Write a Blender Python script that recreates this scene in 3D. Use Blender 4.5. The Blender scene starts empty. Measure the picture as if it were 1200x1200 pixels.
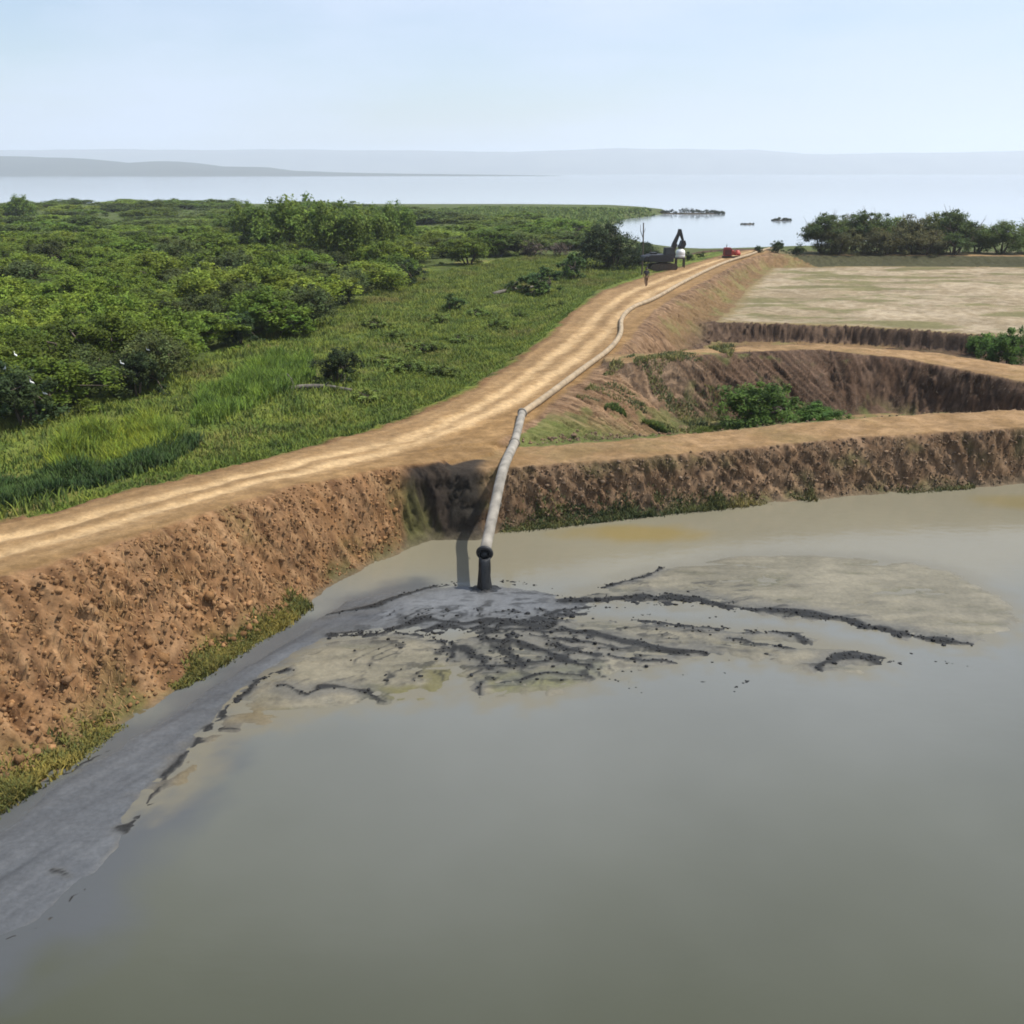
import bpy, bmesh, math, random
import numpy as np
from mathutils import Vector

# ------------------------------------------------------------------ camera, sky, sun, exposure
scene = bpy.context.scene
COL = scene.collection
CAM_H = 14.0
FPX = 1153.0                       # focal length in pixels of the 1200 px photograph
PITCH = math.atan(398.0 / FPX)     # horizon 398 px above the centre
cam_data = bpy.data.cameras.new('camera')
cam = bpy.data.objects.new('camera', cam_data)
COL.objects.link(cam)
cam.location = (0, 0, CAM_H)
cam.rotation_euler = (math.pi / 2 - PITCH, 0, 0)
cam_data.sensor_width = 36.0
cam_data.lens = FPX / 1200 * 36.0
cam_data.clip_start = 0.1
cam_data.clip_end = 40000
scene.camera = cam

SUN_EL, SUN_AZ = math.radians(60), math.radians(84)     # azimuth from +Y (view) towards +X (right)
world = bpy.data.worlds.new('World')
scene.world = world
world.use_nodes = True
wn, wl = world.node_tree.nodes, world.node_tree.links
for n in list(wn): wn.remove(n)
w_out = wn.new('ShaderNodeOutputWorld'); w_bg = wn.new('ShaderNodeBackground')
sky = wn.new('ShaderNodeTexSky'); sky.sky_type = 'NISHITA'; sky.sun_disc = False
sky.sun_elevation = SUN_EL; sky.sun_rotation = SUN_AZ
sky.air_density = 1.0; sky.dust_density = 1.3; sky.ozone_density = 2.2; sky.altitude = 0
tc = wn.new('ShaderNodeTexCoord'); mp = wn.new('ShaderNodeMapping')
mp.inputs['Scale'].default_value = (1.2, 1.2, 5.0)
nz = wn.new('ShaderNodeTexNoise'); nz.inputs['Scale'].default_value = 2.2; nz.inputs['Detail'].default_value = 5; nz.inputs['Roughness'].default_value = .5
rmp = wn.new('ShaderNodeMapRange'); rmp.inputs['From Min'].default_value = .36; rmp.inputs['From Max'].default_value = .66
rmp.inputs['To Min'].default_value = .12; rmp.inputs['To Max'].default_value = .92
mix = wn.new('ShaderNodeMix'); mix.data_type = 'RGBA'
mix.inputs['B'].default_value = (4.45, 5.15, 6.45, 1)      # thin white cloud veil
wl.new(tc.outputs['Generated'], mp.inputs['Vector']); wl.new(mp.outputs['Vector'], nz.inputs['Vector'])
sx = wn.new('ShaderNodeSeparateXYZ'); wl.new(tc.outputs['Generated'], sx.inputs[0])
ma = wn.new('ShaderNodeMath'); ma.operation = 'MULTIPLY_ADD'; ma.inputs[1].default_value = .16
wl.new(sx.outputs['X'], ma.inputs[0]); wl.new(nz.outputs['Fac'], ma.inputs[2]); wl.new(ma.outputs[0], rmp.inputs['Value']); wl.new(rmp.outputs['Result'], mix.inputs['Factor'])
wl.new(sky.outputs['Color'], mix.inputs['A']); wl.new(mix.outputs['Result'], w_bg.inputs['Color'])
w_bg.inputs['Strength'].default_value = 0.15
wl.new(w_bg.outputs['Background'], w_out.inputs['Surface'])

sd = bpy.data.lights.new('sun', 'SUN'); sd.energy = 4.7; sd.angle = math.radians(0.6); sd.color = (1, .95, .86)
sun = bpy.data.objects.new('sun', sd); COL.objects.link(sun)
sdir = Vector((math.sin(SUN_AZ) * math.cos(SUN_EL), math.cos(SUN_AZ) * math.cos(SUN_EL), math.sin(SUN_EL)))
sun.rotation_euler = sdir.to_track_quat('Z', 'Y').to_euler()
sun.location = (60, 20, 90)

scene.view_settings.view_transform = 'Standard'
scene.view_settings.look = 'None'
scene.view_settings.exposure = 0.10
scene.view_settings.gamma = 1.0
scene.render.engine = 'CYCLES'
scene.cycles.use_denoising = True
scene.cycles.max_bounces = 8
scene.cycles.volume_bounces = 2
scene.cycles.transparent_max_bounces = 12
scene.cycles.pixel_filter_type = 'BLACKMAN_HARRIS'
scene.cycles.filter_width = 1.75

# ------------------------------------------------------------------ helpers
RNG = np.random.default_rng(11)
random.seed(11)
CP, SP = math.cos(PITCH), math.sin(PITCH)

def P(px, py, z=0.0):
    """where the ray through a pixel of the 1200 px photograph meets the level z"""
    X, Y = (px - 600) / FPX, (600 - py) / FPX
    d = (X, CP + Y * SP, -SP + Y * CP)
    t = (z - CAM_H) / d[2]
    return np.array((d[0] * t, d[1] * t, z))

def PD(px, py, dist):
    """the point at ground distance dist (y) on the ray through a pixel"""
    X, Y = (px - 600) / FPX, (600 - py) / FPX
    d = np.array((X, CP + Y * SP, -SP + Y * CP))
    return d * (dist / d[1]) + np.array((0, 0, CAM_H))

_perm = np.random.default_rng(5).permutation(256)
_perm = np.concatenate([_perm, _perm, _perm])
_gang = np.random.default_rng(6).uniform(0, 2 * np.pi, 256)
_gx, _gy = np.cos(_gang), np.sin(_gang)
def perlin(x, y, seed=0):
    x = np.asarray(x, float) + seed * 37.17; y = np.asarray(y, float) + seed * 91.73
    xi, yi = np.floor(x).astype(np.int64), np.floor(y).astype(np.int64)
    xf, yf = x - xi, y - yi
    xi &= 255; yi &= 255
    u, v = xf * xf * xf * (xf * (xf * 6 - 15) + 10), yf * yf * yf * (yf * (yf * 6 - 15) + 10)
    def g(ix, iy, fx, fy):
        h = _perm[_perm[ix & 255] + (iy & 255)]
        return _gx[h] * fx + _gy[h] * fy
    a = g(xi, yi, xf, yf); b = g(xi + 1, yi, xf - 1, yf)
    c = g(xi, yi + 1, xf, yf - 1); d = g(xi + 1, yi + 1, xf - 1, yf - 1)
    return (a + u * (b - a)) * (1 - v) + (c + u * (d - c)) * v
def fbm(x, y, octv=4, seed=0, gain=.5):
    s, a, f = 0, 1, 1
    for k in range(octv):
        s = s + a * perlin(x * f, y * f, seed + k); a *= gain; f *= 2.03
    return s
def sstep(a, b, x):
    t = np.clip((x - a) / (b - a), 0, 1)
    return t * t * (3 - 2 * t)
def lerp(a, b, t): return a + (b - a) * t

def in_poly(x, y, poly):
    inside = np.zeros(x.shape, bool)
    n = len(poly)
    for i in range(n):
        x1, y1 = poly[i]; x2, y2 = poly[(i + 1) % n]
        if y1 == y2: continue
        c = ((y1 > y) != (y2 > y)) & (x < (x2 - x1) * (y - y1) / (y2 - y1) + x1)
        inside ^= c
    return inside
def line_dist(x, y, pts, closed=False):
    """distance to a polyline, and where along it (segment index + t)"""
    best = np.full(x.shape, 1e18); par = np.zeros(x.shape); side = np.zeros(x.shape)
    n = len(pts)
    for i in range(n if closed else n - 1):
        ax, ay = pts[i][:2]; bx, by = pts[(i + 1) % n][:2]
        dx, dy = bx - ax, by - ay
        L2 = dx * dx + dy * dy + 1e-12
        t = np.clip(((x - ax) * dx + (y - ay) * dy) / L2, 0, 1)
        ex, ey = x - ax - t * dx, y - ay - t * dy
        d2 = ex * ex + ey * ey
        m = d2 < best
        best = np.where(m, d2, best); par = np.where(m, i + t, par)
        side = np.where(m, np.sign(dx * ey - dy * ex), side)
    return np.sqrt(best), par, side

def new_mesh(name, verts, faces4=None, faces3=None, col=None, smooth=True, mats=None):
    me = bpy.data.meshes.new(name)
    verts = np.asarray(verts, np.float32)
    nl, starts, tot = [], [], []
    f4 = np.zeros((0, 4), np.int32) if faces4 is None else np.asarray(faces4, np.int32)
    f3 = np.zeros((0, 3), np.int32) if faces3 is None else np.asarray(faces3, np.int32)
    me.vertices.add(len(verts)); me.vertices.foreach_set('co', verts.ravel())
    loops = np.concatenate([f4.ravel(), f3.ravel()])
    me.loops.add(len(loops)); me.loops.foreach_set('vertex_index', loops)
    st = np.concatenate([np.arange(len(f4)) * 4, len(f4) * 4 + np.arange(len(f3)) * 3]).astype(np.int32)
    me.polygons.add(len(st)); me.polygons.foreach_set('loop_start', st)
    me.polygons.foreach_set('use_smooth', np.full(len(st), smooth))
    me.update(calc_edges=True)
    if col is not None:
        a = me.attributes.new('col', 'FLOAT_COLOR', 'POINT')
        c = np.ones((len(verts), 4), np.float32); c[:, :3] = col
        a.data.foreach_set('color', c.ravel())
    me.validate()
    return me

def link(name, me, mat=None, parent=None):
    o = bpy.data.objects.new(name, me); COL.objects.link(o)
    if mat is not None:
        if not me.materials: me.materials.append(mat)
    if parent is not None: o.parent = parent
    return o
def empty(name, loc, label, cat, group=None, rz=0.0):
    o = bpy.data.objects.new(name, None); COL.objects.link(o)
    o.empty_display_size = .3
    o.location = loc; o.rotation_euler = (0, 0, rz)
    return tag(o, label, cat, group)
def tag(o, label, cat, group=None):
    o['label'] = label; o['category'] = cat
    if group: o['group'] = group
    return o
def structure(o, kind='structure'):
    o['kind'] = kind
    return o
def dup(root, loc, rz=0.0, sc=(1, 1, 1), label=None, group=None):
    r = root.copy(); COL.objects.link(r)
    r.location = loc; r.rotation_euler = (0, 0, rz); r.scale = sc
    if label: r['label'] = label
    if group: r['group'] = group
    elif 'group' in r and label: del r['group']
    for ch in root.children:
        c = ch.copy(); COL.objects.link(c); c.parent = r
        for g in ch.children:
            d = g.copy(); COL.objects.link(d); d.parent = c
    return r

# ------------------------------------------------------------------ materials
def mat_new(name):
    m = bpy.data.materials.new(name); m.use_nodes = True
    nt = m.node_tree
    b = nt.nodes['Principled BSDF']
    return m, nt, b
def mat_plain(name, col, rough=.6, metal=0, noise=.25, scale=6, spec=.5):
    m, nt, b = mat_new(name)
    t = nt.nodes.new('ShaderNodeTexCoord'); n = nt.nodes.new('ShaderNodeTexNoise')
    n.inputs['Scale'].default_value = scale; n.inputs['Detail'].default_value = 5
    r = nt.nodes.new('ShaderNodeMapRange'); r.inputs['To Min'].default_value = 1 - noise; r.inputs['To Max'].default_value = 1 + noise
    r.inputs['From Min'].default_value = .3; r.inputs['From Max'].default_value = .7
    mx = nt.nodes.new('ShaderNodeVectorMath'); mx.operation = 'SCALE'; mx.inputs[0].default_value = col
    nt.links.new(t.outputs['Object'], n.inputs['Vector']); nt.links.new(n.outputs['Fac'], r.inputs['Value'])
    nt.links.new(r.outputs['Result'], mx.inputs['Scale']); nt.links.new(mx.outputs['Vector'], b.inputs['Base Color'])
    b.inputs['Roughness'].default_value = rough; b.inputs['Metallic'].default_value = metal
    b.inputs['Specular IOR Level'].default_value = spec
    return m
def mat_ground(name, rough=.95, spec=.15, bump=.35, wet=False):
    """vertex albedo of the soil times procedural grain, with a bumpy surface"""
    m, nt, b = mat_new(name)
    N, L = nt.nodes, nt.links
    g = N.new('ShaderNodeNewGeometry')
    at = N.new('ShaderNodeAttribute'); at.attribute_name = 'col'
    n1 = N.new('ShaderNodeTexNoise'); n1.inputs['Scale'].default_value = 2.3; n1.inputs['Detail'].default_value = 9; n1.inputs['Roughness'].default_value = .7
    n2 = N.new('ShaderNodeTexNoise'); n2.inputs['Scale'].default_value = .22; n2.inputs['Detail'].default_value = 5
    L.new(g.outputs['Position'], n1.inputs['Vector']); L.new(g.outputs['Position'], n2.inputs['Vector'])
    r1 = N.new('ShaderNodeMapRange'); r1.inputs['From Min'].default_value = .3; r1.inputs['From Max'].default_value = .7
    r1.inputs['To Min'].default_value = .72 if not wet else .86; r1.inputs['To Max'].default_value = 1.28 if not wet else 1.12
    r2 = N.new('ShaderNodeMapRange'); r2.inputs['From Min'].default_value = .3; r2.inputs['From Max'].default_value = .7
    r2.inputs['To Min'].default_value = .85; r2.inputs['To Max'].default_value = 1.15
    L.new(n1.outputs['Fac'], r1.inputs['Value']); L.new(n2.outputs['Fac'], r2.inputs['Value'])
    n3 = N.new('ShaderNodeTexNoise'); n3.inputs['Scale'].default_value = 9; n3.inputs['Detail'].default_value = 7; n3.inputs['Roughness'].default_value = .75
    L.new(g.outputs['Position'], n3.inputs['Vector'])
    r3 = N.new('ShaderNodeMapRange'); r3.inputs['From Min'].default_value = .32; r3.inputs['From Max'].default_value = .68; r3.inputs['To Min'].default_value = .8; r3.inputs['To Max'].default_value = 1.2
    L.new(n3.outputs['Fac'], r3.inputs['Value'])
    m3_ = N.new('ShaderNodeMath'); m3_.operation = 'MULTIPLY'; L.new(r2.outputs['Result'], m3_.inputs[0]); L.new(r3.outputs['Result'], m3_.inputs[1]); r2 = m3_
    mu = N.new('ShaderNodeMath'); mu.operation = 'MULTIPLY'
    L.new(r1.outputs['Result'], mu.inputs[0]); L.new(r2.outputs[0], mu.inputs[1])
    sc = N.new('ShaderNodeVectorMath'); sc.operation = 'SCALE'
    L.new(at.outputs['Color'], sc.inputs[0]); L.new(mu.outputs[0], sc.inputs['Scale'])
    L.new(sc.outputs['Vector'], b.inputs['Base Color'])
    b.inputs['Roughness'].default_value = rough; b.inputs['Specular IOR Level'].default_value = spec
    if wet:      # clotted black sludge is matt, the wet silt round it shines
        rs = N.new('ShaderNodeMapRange'); rs.inputs['From Min'].default_value = .02; rs.inputs['From Max'].default_value = .09; rs.inputs['To Min'].default_value = .04; rs.inputs['To Max'].default_value = spec
        L.new(at.outputs['Fac'], rs.inputs['Value']); L.new(rs.outputs['Result'], b.inputs['Specular IOR Level'])
    bp = N.new('ShaderNodeBump'); bp.inputs['Strength'].default_value = bump; bp.inputs['Distance'].default_value = .12
    L.new(n1.outputs['Fac'], bp.inputs['Height']); L.new(bp.outputs['Normal'], b.inputs['Normal'])
    return m
def mat_leaf(name, var=.25, trans=.35, sat=1.0, lift=.6):
    m, nt, b = mat_new(name)
    N, L = nt.nodes, nt.links
    at = N.new('ShaderNodeAttribute'); at.attribute_name = 'col'
    oi = N.new('ShaderNodeObjectInfo')
    r = N.new('ShaderNodeMapRange'); r.inputs['To Min'].default_value = 1 - var; r.inputs['To Max'].default_value = 1 + var
    L.new(oi.outputs['Random'], r.inputs['Value'])
    hs = N.new('ShaderNodeHueSaturation')
    r2 = N.new('ShaderNodeMapRange'); r2.inputs['To Min'].default_value = .492; r2.inputs['To Max'].default_value = .512
    mo = N.new('ShaderNodeMath'); mo.operation = 'FRACT'; mm = N.new('ShaderNodeMath'); mm.operation = 'MULTIPLY'; mm.inputs[1].default_value = 7.31
    L.new(oi.outputs['Random'], mm.inputs[0]); L.new(mm.outputs[0], mo.inputs[0]); L.new(mo.outputs[0], r2.inputs['Value'])
    L.new(at.outputs['Color'], hs.inputs['Color']); L.new(r.outputs['Result'], hs.inputs['Value']); L.new(r2.outputs['Result'], hs.inputs['Hue'])
    hs.inputs['Saturation'].default_value = sat
    L.new(hs.outputs['Color'], b.inputs['Base Color'])
    gn = N.new('ShaderNodeNewGeometry'); vs = N.new('ShaderNodeVectorMath'); vs.operation = 'SCALE'; vs.inputs['Scale'].default_value = .55
    va = N.new('ShaderNodeVectorMath'); va.operation = 'ADD'; va.inputs[1].default_value = (.12, 0, lift); vn = N.new('ShaderNodeVectorMath'); vn.operation = 'NORMALIZE'
    L.new(gn.outputs['Normal'], vs.inputs[0]); L.new(vs.outputs['Vector'], va.inputs[0]); L.new(va.outputs['Vector'], vn.inputs[0])
    L.new(vn.outputs['Vector'], b.inputs['Normal'])
    b.inputs['Roughness'].default_value = .6; b.inputs['Specular IOR Level'].default_value = .15
    tr = N.new('ShaderNodeBsdfTranslucent'); L.new(hs.outputs['Color'], tr.inputs['Color'])
    mx = N.new('ShaderNodeMixShader'); mx.inputs['Fac'].default_value = trans
    L.new(b.outputs['BSDF'], mx.inputs[1]); L.new(tr.outputs['BSDF'], mx.inputs[2])
    L.new(mx.outputs['Shader'], nt.nodes['Material Output'].inputs['Surface'])
    return m
def mat_water(name, rough, bump, scale, spec=.5, stretch=(1, 1, 1)):
    m, nt, b = mat_new(name)
    N, L = nt.nodes, nt.links
    at = N.new('ShaderNodeAttribute'); at.attribute_name = 'col'
    g = N.new('ShaderNodeNewGeometry'); mp = N.new('ShaderNodeMapping'); mp.inputs['Scale'].default_value = stretch
    n = N.new('ShaderNodeTexNoise'); n.inputs['Scale'].default_value = scale; n.inputs['Detail'].default_value = 4
    n2 = N.new('ShaderNodeTexNoise'); n2.inputs['Scale'].default_value = .16; n2.inputs['Detail'].default_value = 3
    r = N.new('ShaderNodeMapRange'); r.inputs['To Min'].default_value = .95; r.inputs['To Max'].default_value = 1.05
    r.inputs['From Min'].default_value = .3; r.inputs['From Max'].default_value = .7
    sc = N.new('ShaderNodeVectorMath'); sc.operation = 'SCALE'
    L.new(g.outputs['Position'], mp.inputs['Vector']); L.new(mp.outputs['Vector'], n.inputs['Vector']); L.new(g.outputs['Position'], n2.inputs['Vector'])
    L.new(n2.outputs['Fac'], r.inputs['Value']); L.new(at.outputs['Color'], sc.inputs[0]); L.new(r.outputs['Result'], sc.inputs['Scale'])
    L.new(sc.outputs['Vector'], b.inputs['Base Color'])
    bp = N.new('ShaderNodeBump'); bp.inputs['Strength'].default_value = bump; bp.inputs['Distance'].default_value = .05
    L.new(n.outputs['Fac'], bp.inputs['Height']); L.new(bp.outputs['Normal'], b.inputs['Normal'])
    b.inputs['Roughness'].default_value = rough; b.inputs['IOR'].default_value = 1.33
    b.inputs['Specular IOR Level'].default_value = spec
    return m

M_SOIL = mat_ground('soil', bump=.6)
M_MUD = mat_ground('wet_mud', rough=.42, spec=.28, bump=.2, wet=True)
M_LEAF = mat_leaf('shrub_leaves')
M_LEAF_DARK = mat_leaf('dark_leaves', var=.2, trans=.35)
M_LEAF_SHORE = mat_leaf('shore_leaves', var=.15, trans=.45)
M_TWIG = mat_leaf('dry_twigs', var=.2, trans=.0)
M_GRASS = mat_leaf('grass_blades', var=0, trans=.3, lift=1.0)
M_STRAW = mat_leaf('dry_straw', var=0, trans=.15, lift=.3)
M_BARK = mat_plain('bark', (.10, .075, .055), .9, scale=9)
M_POND = mat_water('pond_water', .13, .16, 2.2, stretch=(.7, 1.3, 1))
M_LAKE = mat_water('lake_water', .10, .08, .35, stretch=(.5, 1.6, 1))
M_PIPE = mat_plain('dusty_pipe', (.25, .225, .185), .75, noise=.45, scale=1.8)
M_HOSE = mat_plain('sandy_hose', (.33, .25, .155), .85, noise=.3, scale=2)
M_RUBBER = mat_plain('black_rubber', (.02, .02, .02), .6, noise=.3)
M_SLURRY = mat_plain('black_slurry', (.014, .015, .016), .5, noise=.5, scale=7)
M_DARKM = mat_plain('dark_machine_paint', (.016, .017, .02), .6, noise=.3, scale=3)
M_RUST = mat_plain('muddy_steel', (.06, .042, .028), .8, noise=.4, scale=4)
M_GLASS = mat_plain('cab_glass', (.05, .06, .07), .1, noise=.1)
M_WHITE = mat_plain('white_plastic', (.78, .78, .76), .5, noise=.06)
M_RED = mat_plain('red_paint', (.42, .05, .03), .5, noise=.2)
M_DRED = mat_plain('dark_red_paint', (.20, .025, .02), .5, noise=.2)
M_SKIN = mat_plain('brown_skin', (.16, .085, .05), .6, noise=.1)
M_HAIR = mat_plain('black_hair', (.012, .01, .01), .6)
M_SHIRT = mat_plain('dark_cloth', (.03, .03, .035), .9)
M_TROUS = mat_plain('brown_cloth', (.15, .095, .055), .9)
M_FEATHER = mat_plain('white_feathers', (.8, .8, .78), .8, noise=.05)
M_BEAK = mat_plain('yellow_beak', (.55, .35, .05), .5)
M_LOG = mat_plain('grey_driftwood', (.12, .105, .085), .9, noise=.4, scale=5)
M_HILL = mat_ground('hill_scrub', bump=0)

# ------------------------------------------------------------------ the lie of the land (all in metres)
class Ribbon:
    """a flat crest: stations of left-edge pixel, right-edge pixel, level"""
    def __init__(s, st):
        Lp = np.array([P(a, b, z) for a, b, c, d, z in st]); Rp = np.array([P(c, d, z) for a, b, c, d, z in st])
        s.L, s.R = Lp, Rp
        s.c = ((Lp + Rp) / 2)[:, :2]; s.hw = np.linalg.norm(Lp[:, :2] - Rp[:, :2], axis=1) / 2
        s.z = np.array([q[4] for q in st])
        # station widths measured across the track, not along the skewed pixel pair
        t = np.gradient(s.c, axis=0); t /= np.linalg.norm(t, axis=1)[:, None]
        n = np.stack([t[:, 1], -t[:, 0]], 1)
        s.hw = np.abs(((Rp - Lp)[:, :2] * n).sum(1)) / 2
        s.arc = np.concatenate([[0], np.cumsum(np.linalg.norm(np.diff(s.c, axis=0), axis=1))])
    def ev(s, x, y):
        d, par, side = line_dist(x, y, s.c)
        k = np.arange(len(s.z))
        hw = np.interp(par, k, s.hw); z = np.interp(par, k, s.z); arc = np.interp(par, k, s.arc)
        return d - hw, z, arc, -side * d / hw, par

ROAD = Ribbon([(-420, 700, -420, 800, 3.6), (-150, 646, -150, 716, 3.6), (0, 612, 0, 674, 3.6), (100, 590, 100, 646, 3.6), (200, 562, 200, 614, 3.5),
               (300, 540, 300, 584, 3.3), (400, 514, 415, 561, 3.0), (480, 490, 520, 551, 2.7), (548, 461, 590, 512, 2.6),
               (600, 433, 632, 482, 2.7), (640, 402, 690, 441, 2.8), (665, 380, 727, 412, 2.8), (690, 356, 748, 381, 2.9),
               (720, 337, 780, 353, 3.0), (765, 322, 817, 333, 3.0), (805, 311, 850, 315, 3.0), (838, 302, 880, 301, 3.0),
               (868, 294, 908, 294.5, 3.0)])
DYKE1 = Ribbon([(560, 522, 548, 549, 2.55), (615, 524, 605, 547, 2.35), (700, 519, 700, 539, 2.3), (800, 510, 800, 531, 2.3), (900, 500, 900, 521, 2.3),
                (1000, 491, 1000, 512, 2.4), (1100, 485, 1100, 505, 2.5), (1200, 481, 1200, 499, 2.6), (1420, 474, 1420, 489, 2.7), (1900, 465, 1900, 480, 2.7)])
DYKE2 = Ribbon([(735, 415, 728, 425, 3.1), (770, 413, 765, 421, 3.3), (850, 407, 850, 413, 3.25), (960, 403.5, 960, 409, 3.15), (1080, 412, 1080, 422, 3.0),
                (1200, 430, 1200, 446, 2.8), (1450, 462, 1450, 478, 2.75)])
DYKE4 = Ribbon([(890, 293, 890, 296, 2.75), (930, 295.5, 930, 299, 2.5), (1000, 295.5, 1000, 299, 2.5), (1100, 296, 1100, 299.5, 2.5),
                (1200, 297, 1200, 300.5, 2.5), (1500, 297, 1500, 301, 2.5), (2200, 297, 2200, 301, 2.5)])
RIBBONS = [ROAD, DYKE1, DYKE2, DYKE4]

def poly(px, z): return [tuple(P(a, b, z)[:2]) for a, b in px]
POND = poly([(-900, 1600), (-300, 1190), (-120, 1040), (0, 950), (60, 909), (130, 862), (200, 815), (270, 770), (330, 733), (375, 698), (402, 678), (450, 657),
             (490, 641), (508, 634), (560, 632), (590, 623), (650, 617), (700, 611), (800, 600), (900, 590), (1000, 582), (1100, 575), (1200, 567), (1420, 553), (1900, 536)], 0)
POND = POND + [(90, 30), (90, -70), (-50, -70)]
d1b = [tuple((q + np.array((.2, 2.3, 0)))[:2]) for q in DYKE1.L[3:]]
BASIN_A = poly([(815, 494), (840, 491), (880, 490), (950, 489), (1050, 484)], .2) + [tuple((q + np.array((0, -1.9, 0)))[:2]) for q in DYKE2.R[5:]] + d1b[::-1]
BASIN_A = [q for q in BASIN_A]
fld = [(830, 379), (900, 379), (1000, 382), (1100, 389), (1200, 396), (1600, 410)]
FIELD = poly([(905, 314), (872, 338), (862, 362), (848, 376)], 1.5)[::-1]
FIELD = poly([(905, 314), (876, 338), (858, 362), (838, 377)] + fld[1:] + [(2200, 430), (2200, 313), (1200, 313), (1000, 312)], 1.5)
lip = poly(fld, 1.5)
d2b = [tuple((q + np.array((.1, 2.6, 0)))[:2]) for q in DYKE2.L[1:]]
BASIN_B = [(a + .2, b - 1.3) for a, b in lip] + d2b[::-1]
rl = ROAD.L
def leftof(i, off):
    t = ROAD.c[min(i + 1, len(rl) - 1)] - ROAD.c[max(i - 1, 0)]; t = t / np.linalg.norm(t)
    return tuple(rl[i][:2] + off * np.array((-t[1], t[0])))
offs = [4, 4, 3.5, 3.4, 3.2, 3.0, 3, 3, 3.2, 3.5, 3.5, 4, 5, 6, 6, 6, 6]
WLZ = -.6
SHORE = [(-3000, 237.5), (-700, 237.5), (0, 238.5), (300, 238), (500, 239), (640, 239), (740, 241), (770, 245), (792, 250), (768, 254), (742, 257), (728, 264), (738, 277), (780, 291), (850, 293.5), (905, 287), (960, 276), (1100, 272), (1500, 270), (3000, 268)]
LAKE = poly(SHORE, WLZ) + [(9000, 1500), (9000, 12500), (-9000, 12500), (-9000, 800)]
# a few metres inland of the shore the marsh is level
MARSH = [leftof(i, offs[i]) for i in range(0, 15)] + [(19, 150), (24, 180), (25, 198), (21, 240), (24, 296), (32, 342), (56, 393), (50, 420), (40, 440), (0, 445), (-100, 445), (-400, 450), (-3000, 430), (-3000, -1500), (-70, -1500), (-70, 5)]
RIGHTLAND = [(48, 160), (60, 156), (700, 160), (3000, 175), (3000, 195), (700, 176), (90, 172), (52, 170)]
FLOORS = [(POND, -.55), (BASIN_A, .2), (BASIN_B, .1), (FIELD, 1.5), (MARSH, .9), (RIGHTLAND, 2.2), (LAKE, -1.3)]

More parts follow.
